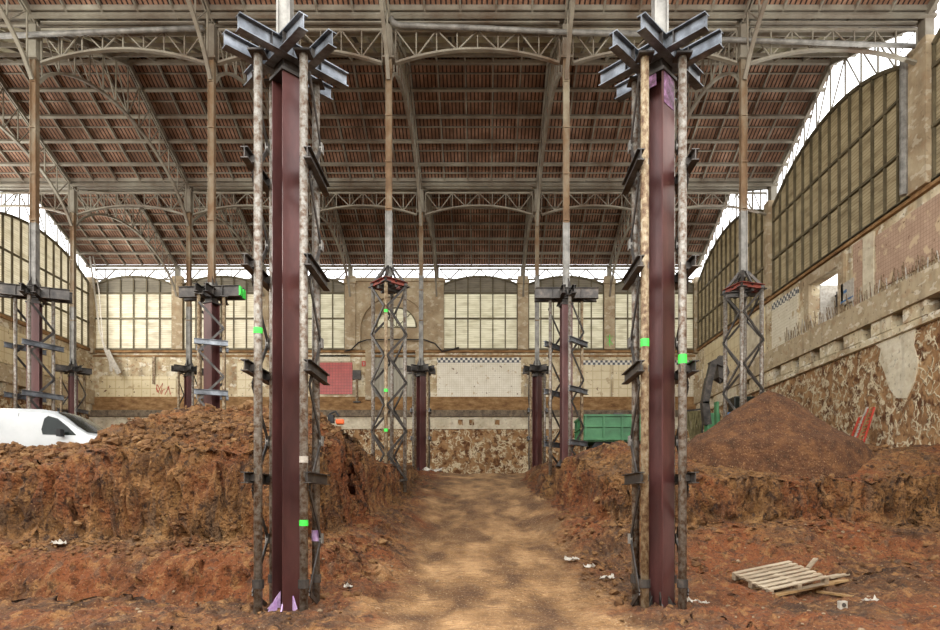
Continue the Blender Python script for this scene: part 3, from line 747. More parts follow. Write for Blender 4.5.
# ------------------------------------------------------------------ hanging cast-iron columns
def hang_col(x, y, zb, lab, wd=.2, ztop=16.6, grey=1.9, cone=None, greyall=False):
    th = thing('iron_column', (x, y, zb), lab, 'column', 'iron roof columns hanging over the propping towers')
    zg = zb+grey
    def shaft(z0, z1, name, mt, k=1.0):
        m = MB(); a = wd/2*k
        for s_ in (-1, 1):
            m.box((x+s_*(a-.015), y, (z0+z1)/2), (.03, wd*k, z1-z0))
            m.box((x, y+s_*(a*.55), (z0+z1)/2), (wd*k-.04, .02, z1-z0))
        m.build(name, mt, th)
    shaft(zg, ztop, 'shaft', castgrey if greyall else cast)
    shaft(zb, zg, 'grey_lower_shaft', castgrey, 1.08)
    m = MB(); m.box((x, y, ztop+.3), (wd*1.35, wd*1.35, .62)); m.box((x, y, ztop), (wd*1.9, wd*1.9, .07)); m.box((x, y, ztop+.75), (wd*1.2, wd*1.2, .75)); m.build('capital', roofsteel, th)
    m = MB()
    z = zb+2.3
    while z < ztop-.3:
        m.box((x, y, z), (wd*1.12, wd*1.12, .05)); z += 1.55
    m.build('joint_band', castgrey if greyall else cast, th)

# ------------------------------------------------------------------ propping towers
def I3(zs): return zs
def tower(x, y, zb, lab, w_=.74, ztop=8.6, rot=0.0, col=True, caps='diag', capL=.92, capH=.23, capgap=.24, levels=(), lattice4=False, period=1.6, poleR=.065,
          brL=.55, poles=(galv, rustp), marks=(), pyr=False, detail=False, capM=steel, brfaces=(-1, 1), kneeM=darksteel, poleTop=None, colrot=None, cap_rot=None):
    th = thing('propping_tower', (x, y, zb), lab, 'tower', 'steel propping towers')
    R = Matrix.Rotation(rot, 3, 'Z'); o = Vector((x, y, 0))
    W = lambda a, b, z: o + R @ Vector((a, b, 0)) + Vector((0, 0, z))
    h = w_/2; pt = poleTop or ztop
    for i, (sx, sy) in enumerate(((-1, -1), (1, -1), (1, 1), (-1, 1))):
        m = MB(); m.tube([W(sx*h, sy*h, zb-.25), W(sx*h, sy*h, pt)], poleR, 12)
        p = m.build('pole', poles[i % len(poles)] if not detail else poles[(0 if i != 0 else (1 if x < 0 else 1)) % len(poles)], th, smooth=True)
        m = MB(); m.box(W(sx*h, sy*h, pt+.015), (.24, .24, .03), rot); m.build('head_plate', darksteel, p)
        if detail:
            m = MB(); m.tube([W(sx*h, sy*h, zb+.45), W(sx*h, sy*h, zb+.58)], poleR*1.35, 12); m.build('collar', darksteel, p, smooth=False)
    if col:
        cr = (colrot if colrot is not None else rot-PI/4)
        C = Matrix.Rotation(cr, 3, 'Z'); m = MB()
        b_, d_, t_ = (.36, .36, .025)
        for s_ in (-1, 1): m.box(o+C@Vector((s_*(d_/2-t_/2), 0, 0))+Vector((0, 0, (zb-.1+ztop-.1)/2)), (t_, b_, ztop-zb), M=C)
        m.box(o+Vector((0, 0, (zb-.1+ztop-.1)/2)), (d_-t_*2, .02, ztop-zb), M=C)
        c = m.build('steel_pile', maroon, th)
        m = MB(); m.tube([o+Vector((0, 0, zb+.03)), o+Vector((0, 0, zb+.07))], .36, 20); m.build('base_plate', darksteel, th)
        m = MB()
        for a in range(4):
            an = cr+PI/4*(2*a+1)*1.0; dv = Vector((math.cos(an), math.sin(an), 0))
            m.poly([o+dv*.12+Vector((0, 0, zb+.07)), o+dv*.33+Vector((0, 0, zb+.07)), o+dv*.12+Vector((0, 0, zb+.36))], dv.cross(Vector((0, 0, 1)))*.02)
            an = cr+PI/2*a; dv = Vector((math.cos(an), math.sin(an), 0)); m.poly([o+dv*.18+Vector((0, 0, zb+.07)), o+dv*.33+Vector((0, 0, zb+.07)), o+dv*.18+Vector((0, 0, zb+.3))], dv.cross(Vector((0, 0, 1)))*.02)
        m.build('gusset', lilac if detail and x < 0 else darksteel, th)
        m = MB(); m.box(o+Vector((0, 0, ztop-.14)), (.42, .42, .05), M=C); m.box(o+Vector((0, 0, ztop-.03)), (.3, .3, .2), M=C); m.build('head_plate', darksteel, th)
    # bracket beams outside the two braced faces
    for z in levels:
        for s_ in brfaces:
            m = MB(); xx = s_*(h+poleR+.055)
            m.ibeam(W(xx, -h-brL*.45, z), W(xx, h+brL*.45, z), .11, .17, .014); m.build('bracket_beam', steel if not detail else darksteel, th)
            for sy in (-1, 1):
                m = MB(); m.box(W(s_*(h+.03), sy*h, z), (.16, .1, .1), rot); m.build('clamp', darksteel, th)
    # flat-bar zigzag braces
    faces = [(-1, 0), (1, 0)] + ([(0, -1), (0, 1)] if lattice4 else [])
    for fi, (fx, fy) in enumerate(faces):
        m = MB(); n0 = 0; z = pt-.25 if not lattice4 else pt+.03
        sgn = (-1 if fi < 2 else 1) if not lattice4 else (-1, 1, -1, 1)[fi]
        while z > zb+.15:
            z2 = max(z-period/2, zb+.05)
            def pp(s_, zz, off=poleR+.02):
                if fx: return W(fx*(h+off), s_*h, zz)
                return W(s_*h, fy*(h+off), zz)
            m.bar(pp(sgn, z), pp(-sgn, z2), .02 if not lattice4 else .035, .075 if not lattice4 else .07, up=R@Vector((0, 0, 1)))
            sgn = -sgn; z = z2
        m.build('zigzag_brace', kneeM, th)
        if detail:
            z = pt-.25-period/2
            while z > zb+.3:
                m = MB(); m.box(W(fx*(h+.09), h*1.0, z), (.05, .12, .16), rot); z -= period; m.build('knee_plate', castgrey, th)
    # cap
    if caps:
        for k in range(2):
            a = (rot if cap_rot is None else cap_rot) + (PI/4 if k == 0 else -PI/4)
            d = Vector((math.cos(a), math.sin(a), 0)); n = Vector((-d.y, d.x, 0)); L_ = capL[k] if isinstance(capL, tuple) else capL
            hh = capH[k] if isinstance(capH, tuple) else capH
            for s_ in (-1, 1):
                c = o+n*s_*capgap+Vector((0, 0, ztop+.03+hh/2+(.012 if k else 0)))
                m = MB(); m.ibeam(c-d*L_, c+d*L_, .14, hh, .016); m.build('cap_beam', capM, th)
                for q in (-.45, .45):
                    m = MB(); m.box(c+d*L_*q, (.012, .13, hh-.03), a); m.build('stiffener', darksteel, th)
        m = MB()
        for a in range(4): an = rot+PI/2*a; m.box(o+Vector((math.cos(an)*.2, math.sin(an)*.2, ztop+.2)), (.02, .3, .3), an)
        m.build('hub_plate', darksteel, th)
    if pyr:
        m = MB(); q = h+.05; ap_ = ztop+.62
        for i, (sx, sy) in enumerate(((-1, -1), (1, -1), (1, 1), (-1, 1))):
            sx2, sy2 = ((1, -1), (1, 1), (-1, 1), (-1, -1))[i]
            m.bar(W(sx*q, sy*q, ztop), W(sx*.09, sy*.09, ap_), .08, .08)
            m.bar(W((sx+sx2)/2*q, (sy+sy2)/2*q, ztop+.05), W((sx+sx2)/2*.1, (sy+sy2)/2*.1, ap_), .3 if 0 else .05, .05)
        m.build('raking_strut', darksteel, th)
        m = MB()
        for i, (sx, sy) in enumerate(((-1, -1), (1, -1), (1, 1), (-1, 1))):
            sx2, sy2 = ((1, -1), (1, 1), (-1, 1), (-1, -1))[i]
            m.chan(W(sx*q, sy*q, ztop+.03), W(sx2*q, sy2*q, ztop+.03), .1, .16)
        m.build('ring_beam', redbrown, th)
        m = MB(); m.box(o+Vector((0, 0, ztop-.05)), (.34, .34, .3), rot); m.bar(W(-q, 0, ztop-.08), W(q, 0, ztop-.08), .1, .12); m.bar(W(0, -q, ztop-.1), W(0, q, ztop-.1), .1, .12); m.build('seat_frame', darksteel, th)
    if caps and not detail:
        m = MB()
        for i in range(4):
            an = (cap_rot if cap_rot is not None else rot)+PI/2*i; dv = Vector((math.cos(an), math.sin(an), 0))
            m.poly([o+dv*.08+Vector((0, 0, ztop+.25)), o+dv*.30+Vector((0, 0, ztop+.25)), o+dv*.10+Vector((0, 0, ztop+.75))], dv.cross(Vector((0, 0, 1)))*.03)
        m.build('collar_gusset', darksteel, th)
    for (sx, sy, z, mt, hh) in marks:
        m = MB(); m.tube([W(sx*h, sy*h, z-hh/2), W(sx*h, sy*h, z+hh/2)], poleR+.004, 12, cap=False); m.build('paint_mark', mt, th, smooth=True)
    return th
D = math.radians
zf = ground_z(-3.1, R1)
LV = (6.98, 5.38, 3.80, 2.12)
tower(-3.08, R1, -.02, 'tall foreground propping tower at left with crossed cap beams and purple painted base', levels=LV, detail=True, rot=D(0), w_=.70, poles=(galv, galv, galv, galv),
      marks=((-1, -1, 4.37, fgreen, .09), (1, -1, 1.43, fgreen, .09), (1, -1, 2.4, paper, .1), (1, 1, 1.2, lilac, .18)), colrot=D(-45))
tower(2.80, R1, -.02, 'tall foreground propping tower at right, its pile painted purple near the top', levels=LV, detail=True, rot=D(0), w_=.58, poles=(galv, rustp, galv, galv),
      marks=((-1, -1, 4.2, fgreen, .12), (1, -1, 3.95, fgreen, .14)), colrot=D(-45))
# purple paint at the head of the right tower's pile
m = MB(); C = Matrix.Rotation(D(-45), 3, 'Z'); o_ = Vector((2.80, R1, 0))
m.box(o_+C@Vector((.183, 0, 8.2)), (.008, .30, .5), M=C); m.box(o_+C@Vector((-.05, -.19, 8.35)), (.24, .01, .2), M=C)
rt = [o for o in bpy.data.objects if o.name.startswith('propping_tower')][1]
m.build('purple_paint', purple, rt)
for k, xk in ((0, 'above the left foreground tower'), (1, 'above the right foreground tower')):
    hang_col((XK[-1], XK[0])[k], R1, 8.72, 'pale grey twin-plate iron column rising out of frame '+xk, wd=.2, ztop=16.4, grey=1.5, greyall=True)
gl = lambda px: (px-482)
Z2 = {}
def gz(x, y): return ground_z(x, y)-.1
K2 = dict(capH=(.36, .26), capL=(1.05, .75), capgap=.17, poleR=.055, w_=.76, capM=darksteel)
tower(XK[-3], R2, gz(XK[-3], R2), 'propping tower at the far left whose maroon pile rises behind the white van roof', rot=D(-45+20), ztop=8.55, levels=(6.95, 5.3), brL=.62, poles=(galv, galv, galv, rustp), **K2)
tower(XK[-2], R2, gz(XK[-2], R2), 'propping tower left of the left foreground tower, cap beam ends marked bright green', rot=D(-45-24), cap_rot=D(-45-4), ztop=8.55, levels=(7.0, 5.35), brL=.3, poles=(rustp, rustp, rustp, rustp), **K2)
tg = [o for o in bpy.data.objects if o.name.startswith('propping_tower')][-1]
m = MB()
for dx, s_ in ((1.02, -1), (1.04, 1)):
    m.box((XK[-2]+dx+(.03 if s_ < 0 else .0), R2+s_*.17-.05, 8.76), (.05, .16, .3), 0)
m.build('green_paint', fgreen, tg)
tower(XK[-1], R2, gz(-2.9, R2)-.5, 'open lattice tower with pointed head and no pile, left of the ramp', rot=D(-45-2), ztop=9.0, poleTop=8.95, w_=.76, col=False, caps=None, pyr=True, lattice4=True, period=1.62, poleR=.062,
      poles=(galv, rustp, galv, galv), marks=((1, -1, 8.0, fgreen, .1), (1, -1, 5.4, fgreen, .1), (1, -1, 4.1, fgreen, .1)))
tower(XK[0], R2, gz(XK[0], R2), 'propping tower with long dark cap beam beside the green dump body', rot=D(-45+5), cap_rot=D(-45), ztop=8.5, levels=(7.05, 5.45, 3.7), brL=.4, poles=(galv, galv, rustp, rustp), **K2)
tower(XK[1], R2, gz(XK[1], R2), 'open lattice tower with pointed head behind the conical soil heap', rot=D(-45-27), ztop=8.85, poleTop=8.8, w_=.80, col=False, caps=None, pyr=True, lattice4=True, period=1.7, poleR=.07,
      poles=(galv,), marks=((1, -1, 4.3, fgreen, .1), (-1, -1, 4.3, fgreen, .1)))
m = MB(); m.chan((XK[1]-.75, R2-.45, 8.55), (XK[1]-.05, R2-.4, 8.6), .1, .18); m.build('side_bracket', darksteel, [o for o in bpy.data.objects if o.name.startswith('propping_tower')][-1])
for k, s_ in ((-3, 'over the far left tower behind the white van'), (-2, 'over the tower with green marked beam ends'), (-1, 'over the open lattice tower left of the ramp'), (0, 'over the tower beside the green dump body'), (1, 'over the lattice tower behind the soil heap')):
    hang_col(XK[k], R2, 8.9 if k not in (-1, 1) else 9.3, 'long rust-streaked iron column hanging from the roof '+s_, wd=.2, grey=2.2 if k != -2 else .2)
K3 = dict(capH=.28, capL=.8, capgap=.2, poleR=.055, w_=.72, capM=darksteel, levels=(6.4, 5.0))
for k, s_ in ((-4, 'short propping tower at far left, close to the left wall windows'), (-3, 'short propping tower half hidden behind the tower with green beam ends'),
              (-1, 'short dark capped propping tower at the head of the ramp, left side'), (0, 'short dark capped propping tower at the head of the ramp, right side')):
    x = XK[k]; tower(x, R3, gz(x, R3), s_, rot=0, ztop=8.35, brL=.3, poles=(galv, rustp) if k == -1 else (rustp, galv), **K3)
    hang_col(x, R3, 8.75, 'distant iron column hanging over the '+{-4: 'short tower near the left wall', -3: 'half hidden short tower', -1: 'short tower at the ramp head, left side', 0: 'short tower at the ramp head, right side'}[k], wd=.2, grey=4.6 if k in (-1, 0) else 3)
for k, s_ in ((-2, 'behind the left foreground tower'), (1, 'near the right wall behind the lattice tower')):
    if k == 1: continue
# ------------------------------------------------------------------ soil heap, clods
def heap():
    m = MB(); c = Vector((8.1, 17.7)); nr, na = 46, 120
    for i in range(nr+1):
        r = 3.3*(i/nr)**1.0
        for j in range(na):
            a = 2*PI*j/na; x = c.x+r*math.cos(a)*(1.05 if math.cos(a) > 0 else .98); y = c.y+r*math.sin(a)*.6
            prof_ = 2.0*(max(0, 1-r/3.1))**1.1
            if r < .5: prof_ -= .10*(1-r/.5)
            z = 3.0+prof_+.10*fb(x*1.3, y*1.3, 2)*min(1, r)+.06*abs(fb(x*4, y*4, 5)) - 1.3*sm(2.4, 3.3, r)
            m.v.append(Vector((x, y, z)))
    for i in range(nr):
        for j in range(na):
            a = i*na+j; b = i*na+(j+1) % na; m.f.append([a, b, b+na, a+na])
    m.build('soil_heap', heapm, loc=(c.x, c.y, 3.0), smooth=True, label='tall cone of dark loose soil on the right bank before the right wall', cat='soil heap')
heap()
def rock(mb, p, r, seed, flat=.75):
    rr = random.Random(seed); b = len(mb.v)
    t_ = (1+5**.5)/2
    vs_ = [(-1, t_, 0), (1, t_, 0), (-1, -t_, 0), (1, -t_, 0), (0, -1, t_), (0, 1, t_), (0, -1, -t_), (0, 1, -t_), (t_, 0, -1), (t_, 0, 1), (-t_, 0, -1), (-t_, 0, 1)]
    an = rr.uniform(0, 6.28); ca, sa = math.cos(an), math.sin(an)
    for v in vs_:
        v = Vector(v).normalized()*r*rr.uniform(.65, 1.25); v = Vector((v.x*ca-v.y*sa, (v.x*sa+v.y*ca)*rr.uniform(.8, 1), v.z*flat)); mb.v.append(Vector(p)+v)
    for f in ((0, 11, 5), (0, 5, 1), (0, 1, 7), (0, 7, 10), (0, 10, 11), (1, 5, 9), (5, 11, 4), (11, 10, 2), (10, 7, 6), (7, 1, 8), (3, 9, 4), (3, 4, 2), (3, 2, 6), (3, 6, 8), (3, 8, 9), (4, 9, 5), (2, 4, 11), (6, 2, 10), (8, 6, 7), (9, 8, 1)):
        mb.f.append([b+i for i in f])
m = MB(); R_ = random.Random(3)
for i in range(5200):
    q = R_.random()
    if q < .62: x = R_.uniform(-13.5, -3.4); y = R_.uniform(13.0, 18.0)
    elif q < .72: x = R_.uniform(-13, -3.3); y = R_.uniform(11.9, 12.6)
    elif q < .82: x = R_.uniform(3.2, 14); y = R_.uniform(15.3, 19)
    elif q < .90: x = R_.uniform(3.0, 14); y = R_.uniform(13.0, 15.2)
    elif q < .96: x = R_.uniform(2.0, 3.4); y = R_.uniform(9.5, 18)
    else: x = R_.uniform(-3.6, -2.0); y = R_.uniform(9.0, 18)
    r = min(.17, .022+R_.expovariate(1/.028))*(1.15 if q < .62 else .7)
    rock(m, (x, y, ground_z(x, y)+r*.15), r, i)
m.build('soil_clods', clodm, kind='stuff', label='loose clods of brown soil scattered on the banks and at their feet', cat='soil clods')
m = MB()
for i in range(450):
    q = R_.random()
    x, y = (R_.uniform(-6, 6), R_.uniform(7.8, 13)) if q < .6 else (R_.uniform(4, 10), R_.uniform(8.5, 15))
    if q < .6 and abs(x) < 1.7 and R_.random() < .8: continue
    r = .008+R_.expovariate(1/.011); rock(m, (x, y, ground_z(x, y)+r*.2), min(r, .06), i+9000)
m.build('pebbles', stonem, kind='stuff', label='small pale pebbles strewn over the pit floor', cat='pebbles')
# ------------------------------------------------------------------ white van
def van():
    X1, Yv, G = -10.4, 18.7, 2.62
    th = thing('van', (X1-2.2, Yv, G), 'white panel van parked behind the left soil bank, nose to the right', 'van')
    P_ = lambda s_, y, z: Vector((X1-s_, Yv+y, G+z))
    # stations: s, z_bottom, z_belt, half width belt, z_shoulder, half width shoulder, z_top
    st = [(0, .40, .60, .70, .70, .62, .74), (.08, .35, .70, .80, .86, .70, .92), (.5, .35, .80, .86, .98, .74, 1.04), (.88, .35, .85, .88, 1.06, .76, 1.12),
          (1.25, .35, .86, .89, 1.28, .76, 1.36), (1.6, .35, .86, .89, 1.50, .72, 1.62), (1.92, .35, .86, .90, 1.64, .70, 1.77), (2.3, .35, .86, .90, 1.70, .70, 1.83), (3.2, .35, .86, .90, 1.72, .71, 1.86),
          (4.1, .35, .86, .90, 1.71, .71, 1.84), (4.32, .38, .86, .88, 1.66, .68, 1.76), (4.42, .45, .86, .82, 1.5, .6, 1.55)]
    m = MB(); n = None
    for (s_, zb, zm, hb, zs, hs, zt) in st:
        ring_ = [(-hb*.96, zb), (-hb, zm), (-(hs+.03), zs), (-hs*.8, zt-.02), (0, zt), (hs*.8, zt-.02), (hs+.03, zs), (hb, zm), (hb*.96, zb)]
        n = len(ring_)
        for y, z in ring_: m.v.append(P_(s_, y, z))
    for i in range(len(st)-1):
        for j in range(n-1):
            a = i*n+j; m.f.append([a, a+1, a+1+n, a+n])
        m.f.append([i*n+n-1, i*n, i*n+n, i*n+2*n-1])
    m.f.append(list(range(n))); m.f.append([(len(st)-1)*n+j for j in reversed(range(n))])
    b = m.build('body', white, th, smooth=True)
    es = b.modifiers.new('edge', 'EDGE_SPLIT'); es.split_angle = math.radians(28)
    def side(name, pts, mt, off=.012, s_=-1):
        def yy(z, sx):
            # side surface half width between belt and shoulder
            import bisect
            k = max(i for i in range(len(st)) if st[i][0] <= sx+1e-9); k = min(k, len(st)-2)
            t_ = (sx-st[k][0])/(st[k+1][0]-st[k][0]); L_ = [st[k][i]+(st[k+1][i]-st[k][i])*t_ for i in range(7)]
            u = (z-L_[2])/(L_[4]-L_[2]); return L_[3]+(L_[5]+.03-L_[3])*max(0, min(1, u))
        mm = MB(); mm.poly([P_(a, s_*(yy(z, a)+off), z) for a, z in pts], (0, -s_*.01, 0)); return mm.build(name, mt, th)
    for s_ in (-1, 1):
        side('side_window', [(1.15, 1.03), (2.10, 1.05), (2.16, 1.2), (2.12, 1.52), (2.02, 1.60), (1.75, 1.52), (1.45, 1.30)], glass, s_=s_)
        side('panel_line', [(2.86, .6), (2.875, .6), (2.875, 1.68), (2.86, 1.68)], darksteel, .006, s_=s_)
    m = MB(); a = [(.98, -.70, 1.165), (.98, .70, 1.165), (1.84, .60, 1.665), (1.84, -.60, 1.665)]
    m.poly([P_(s_-.0, y, z+.015) for s_, y, z in a], (0, 0, .02))
    m = MB()
    rows = [(.93, .72, .0), (1.25, .70, 0), (1.6, .66, 0), (1.86, .62, 0)]
    zc = lambda s_: lerp_tab([(k[0], k[6]) for k in st], s_)
    for s_, hw, _ in rows:
        for y in (-1, -.5, 0, .5, 1): m.v.append(P_(s_-.01, y*hw, zc(s_)+.012-(.045 if abs(y) == 1 else .012*abs(y))+.012))
    for i in range(3):
        for j in range(4): q = i*5+j; m.f.append([q, q+1, q+6, q+5])
    m.build('windshield', glass, th, smooth=True)
    for s_ in (.78, 3.5):
        for y in (-.8, .8):
            m = MB(); m.tube([P_(s_, y-.1, .32), P_(s_, y+.1, .32)], .32, 20); m.build('wheel', black, th)
    m = MB(); m.box(P_(1.5, -1.02, 1.08), (.12, .18, .2)); m.build('wing_mirror', black, th)
    m = MB(); m.box(P_(3.7, -.95, .62), (.5, .02, .03)); m.build('side_trim', darksteel, th)
    m = MB(); m.box(P_(.1, -.62, .74), (.12, .25, .16)); m.build('headlight', glass, th)
van()
# ------------------------------------------------------------------ green dump body
def dump():
    x0, x1, y0, y1 = 4.07, 7.1, 25.0, 27.1; zb, zt = 4.2, 5.2; g = gz(5.5, 25.5)+.1
    th = thing('dump_body', ((x0+x1)/2, (y0+y1)/2, g), 'green ribbed steel dump body on wheels behind the right bank', 'dump trailer')
    m = MB()
    for (c, d) in ((((x0+x1)/2, y0, (zb+zt)/2), (x1-x0, .05, zt-zb)), (((x0+x1)/2, y1, (zb+zt)/2), (x1-x0, .05, zt-zb)), ((x0, (y0+y1)/2, (zb+zt)/2), (.05, y1-y0, zt-zb)), ((x1, (y0+y1)/2, (zb+zt)/2), (.05, y1-y0, zt-zb)), (((x0+x1)/2, (y0+y1)/2, zb), (x1-x0, y1-y0, .06))): m.box(c, d)
    m.build('tub', green, th)
    for i in range(5):
        m = MB(); xx = x0+.06+(x1-x0-.12)*i/4; m.box((xx, y0-.05, (zb+zt)/2), (.08, .07, zt-zb)); m.build('rib', green, th)
    for i in range(3):
        m = MB(); yy = y0+.2+(y1-y0-.4)*i/2; m.box((x0-.05, yy, (zb+zt)/2), (.07, .08, zt-zb)); m.build('rib', green, th)
    for zz in (zt, zb+.06, zb+.55):
        m = MB(); m.box(((x0+x1)/2, y0-.04, zz), (x1-x0+.1, .1, .08 if zz != zb+.55 else .04)); m.box((x0-.04, (y0+y1)/2, zz), (.1, y1-y0+.1, .08 if zz != zb+.55 else .04)); m.build('rim', green, th)
    m = MB(); m.box(((x0+x1)/2+.2, (y0+y1)/2, zb-.18), (x1-x0-.6, 1.0, .2)); m.box((x0+.8, y0+.5, zb-.35), (.3, .3, .3)); m.build('chassis', darksteel, th)
    m = MB(); m.box((x0+1.35, y0-.02, zt+.07), (.35, .1, .07)); m.build('latch', darksteel, th)
    for xx in (x0+.75, x0+1.7):
        for yy in (y0+.25, y1-.25):
            m = MB(); m.tube([(xx, yy-.14, g+.4), (xx, yy+.14, g+.4)], .4, 20); w_ = m.build('wheel', black, th)
            m = MB(); m.tube([(xx, yy-.16, g+.4), (xx, yy+.16, g+.4)], .16, 12); m.build('hub', darksteel, w_)
dump()
# ------------------------------------------------------------------ excavator behind the heap
def excavator():
    Y = 27.0; g = gz(10.8, 27)+.1
    q = lambda px, py, dy=0: Vector(((px-482)*(Y+dy)/626.7, Y+dy, CAMZ+(502-py)*(Y+dy)/626.7))
    th = thing('excavator', (11.0, Y, g), 'green excavator with raised dark arm, mostly hidden behind the lattice tower and heap', 'excavator')
    for y in (-.85, .85):
        m = MB(); pts = []
        for i in range(12):
            a = PI/2+PI*i/11; pts.append((10.2+.35*math.cos(a), g+.38+.35*math.sin(a)))
        for i in range(12):
            a = -PI/2+PI*i/11; pts.append((12.2+.35*math.cos(a), g+.38+.35*math.sin(a)))
        m.poly([(a, Y+y-.2, z) for a, z in pts], (0, .4, 0)); m.build('track', black, th)
    m = MB(); m.box((11.5, Y+.1, g+1.45), (1.8, 1.7, .9)); m.box((9.95, Y+.1, g+1.15), (.55, .5, 1.9)); m.build('house', green, th, bevel=.06)
    m = MB(); m.box((11.0, Y-.45, g+2.25), (.9, .7, .9)); m.build('cab', glass, th, bevel=.04)
    m = MB(); m.bar(q(707, 425), q(704.5, 402), .3, .34, up=(0, 1, 0)); m.bar(q(704.5, 404), q(709, 378), .28, .34, up=(0, 1, 0)); m.bar(q(709, 380), q(713, 363), .26, .3, up=(0, 1, 0)); m.build('boom', darksteel, th)
    m = MB(); m.bar(q(710, 365), q(724, 358), .24, .32, up=(0, 1, 0)); m.bar(q(722, 357), q(719, 366), .3, .3, up=(0, 1, 0)); m.build('stick', darksteel, th)
    m = MB(); m.tube([q(702, 405), q(706, 385), q(711, 367)], .05, 6); m.build('hydraulic_hose', black, th)
    m = MB(); m.poly([q(718, 363), q(726, 361), q(730, 372), q(726, 381), q(719, 377)], (0, .7, 0)); b = m.build('bucket', darksteel, th)
    for i in range(3):
        m = MB(); m.poly([q(719, 376, .1+.2*i), q(723, 379, .1+.2*i), q(720, 383, .1+.2*i)], (0, .08, 0)); m.build('tooth', darksteel, b)
    m = MB(); m.bar(q(716.5, 430, -1.2), q(716.5, 402, -1.2), .1, .3, up=(0, 1, 0)); m.build('guard_rail', green, th)
excavator()
# rope bundle hung from a rail behind the right tower
def ropes():
    Y = 28.5; q = lambda px, py: Vector(((px-482)*Y/626.7, Y, CAMZ+(502-py)*Y/626.7))
    th = thing('rope_rack', q(694, 440), 'olive hanging ropes bundled on a low rack right of the right foreground tower', 'ropes')
    m = MB(); m.bar(q(685, 411), q(703, 409), .08, .08); m.bar(q(686, 411), q(686, 462), .08, .08, up=(0, 1, 0)); m.bar(q(702, 410), q(702, 462), .08, .08, up=(0, 1, 0)); m.build('rack', darksteel, th)
    m = MB(); R_ = random.Random(5)
    for i in range(26):
        a = 687+15*i/25; b = 690+9*i/25+R_.uniform(-1, 1)
        p = q(a, 411); e = q(b, 437+R_.uniform(-2, 3)); md = (p+e)/2+Vector((R_.uniform(-.1, .1), R_.uniform(-.15, .15), 0)); m.tube([p, md, e], .035, 5)
    o = m.build('ropes', ropem, th, kind='stuff')
ropes()
m = MB(); Y = 25.5; m.tube([((732-482)*Y/626.7, Y, 3.2), ((732-482)*Y/626.7, Y, 1.75+(502-413)*Y/626.7)], .33, 18)
m.build('plastic_barrel', blue, loc=((732-482)*Y/626.7, Y, 3.2), label='blue barrel showing just over the left flank of the soil heap', cat='barrel')
# small yellow machine behind the van's nose
def loader():
    Y = 23.2; g = gz(-14, Y)+.1; X = (104-482)*Y/626.7
    th = thing('skid_loader', (X, Y, g), 'small yellow machine standing behind the nose of the white van', 'loader')
    m = MB(); m.box((X, Y, g+.9), (.75, 1.2, .9)); m.build('hood', yellow, th, bevel=.18)
    m = MB(); m.box((X-.1, Y, g+.45), (1.3, 1.0, .3)); m.build('chassis', darksteel, th)
    for a in (-.5, .4):
        for b in (-.6, .6):
            m = MB(); m.tube([(X+a, Y+b-.12, g+.32), (X+a, Y+b+.12, g+.32)], .32, 16); m.build('wheel', black, th)
    m = MB(); m.bar((X+.2, Y-.62, g+1.3), (X+.9, Y-.62, g+.4), .1, .16, up=(0, 1, 0)); m.bar((X+.2, Y+.62, g+1.3), (X+.9, Y+.62, g+.4), .1, .16, up=(0, 1, 0)); m.build('lift_arm', yellow, th)
    m = MB(); m.poly([(X+.8, Y-.7, g+.1), (X+1.3, Y-.7, g+.05), (X+.95, Y-.7, g+.6)], (0, 1.4, 0)); m.build('bucket', darksteel, th)
loader()
# ------------------------------------------------------------------ pallet and planks
def pallet():
    A = Vector((5.19, 11.3, .15)); B = Vector((6.50, 11.72, .34)); Cc = Vector((5.08, 12.25, .40))
    e1 = B-A; e2 = Cc-A; l1 = e1.length; l2 = e2.length; u1 = e1.normalized(); n = u1.cross(e2).normalized(); u2 = n.cross(u1)
    Mx = Matrix((u1, u2, n)).transposed()
    th = thing('pallet', A, 'weathered grey wooden pallet lying tilted on planks in the pit at right', 'pallet')
    for i in range(7):
        m = MB(); m.box(A+u1*l1/2+u2*(.05+(l2-.1)*i/6)+n*.0, (l1, .085, .022), M=Mx); m.build('deck_board', wood, th)
    for i in range(3):
        m = MB(); m.box(A+u1*(.05+(l1-.1)*i/2)+u2*l2/2-n*.02, (.09, l2, .02), M=Mx); m.build('cross_board', wood, th)
        for j in range(3):
            m = MB(); m.box(A+u1*(.05+(l1-.1)*i/2)+u2*(.05+(l2-.1)*j/2)-n*.07, (.09, .1, .09), M=Mx); m.build('block', wood, th)
    for j in range(3):
        m = MB(); m.box(A+u1*l1/2+u2*(.05+(l2-.1)*j/2)-n*.125, (l1, .09, .02), M=Mx); m.build('bottom_board', wood, th)
pallet()
def q2(px, py, Y): return Vector(((px-482)*Y/626.7, Y, CAMZ+(502-py)*Y/626.7))
def plank(a, b, w_, lab, mt=woodb, th_=.035):
    m = MB(); m.bar(a, b, w_, th_); m.build('plank', mt, loc=a, label=lab, cat='plank', group='loose planks under and around the pallet')
plank(q2(763, 597.5, 11.15), q2(845, 580, 12.3), .16, 'longest brown plank passing under the front edge of the pallet')
plank(q2(747, 591, 11.9), q2(775, 586.5, 12.0), .12, 'short plank sticking out left of the pallet', woodb)
plank(q2(828, 577.5, 12.6), q2(846, 574, 12.8), .18, 'grey plank end sticking out right of the pallet', wood)
plank(q2(818, 591.5, 11.9), q2(852, 596.5, 11.35), .13, 'short brown plank lying right of the pallet in front', woodb)
plank(q2(822, 588.5, 12.3), q2(858, 598.5, 11.2), .09, 'narrow splintered plank at the far right of the pile', woodb)
plank(q2(808, 568, 12.9), q2(816, 558.5, 13.0), .10, 'short pale plank poking up behind the pallet', wood)
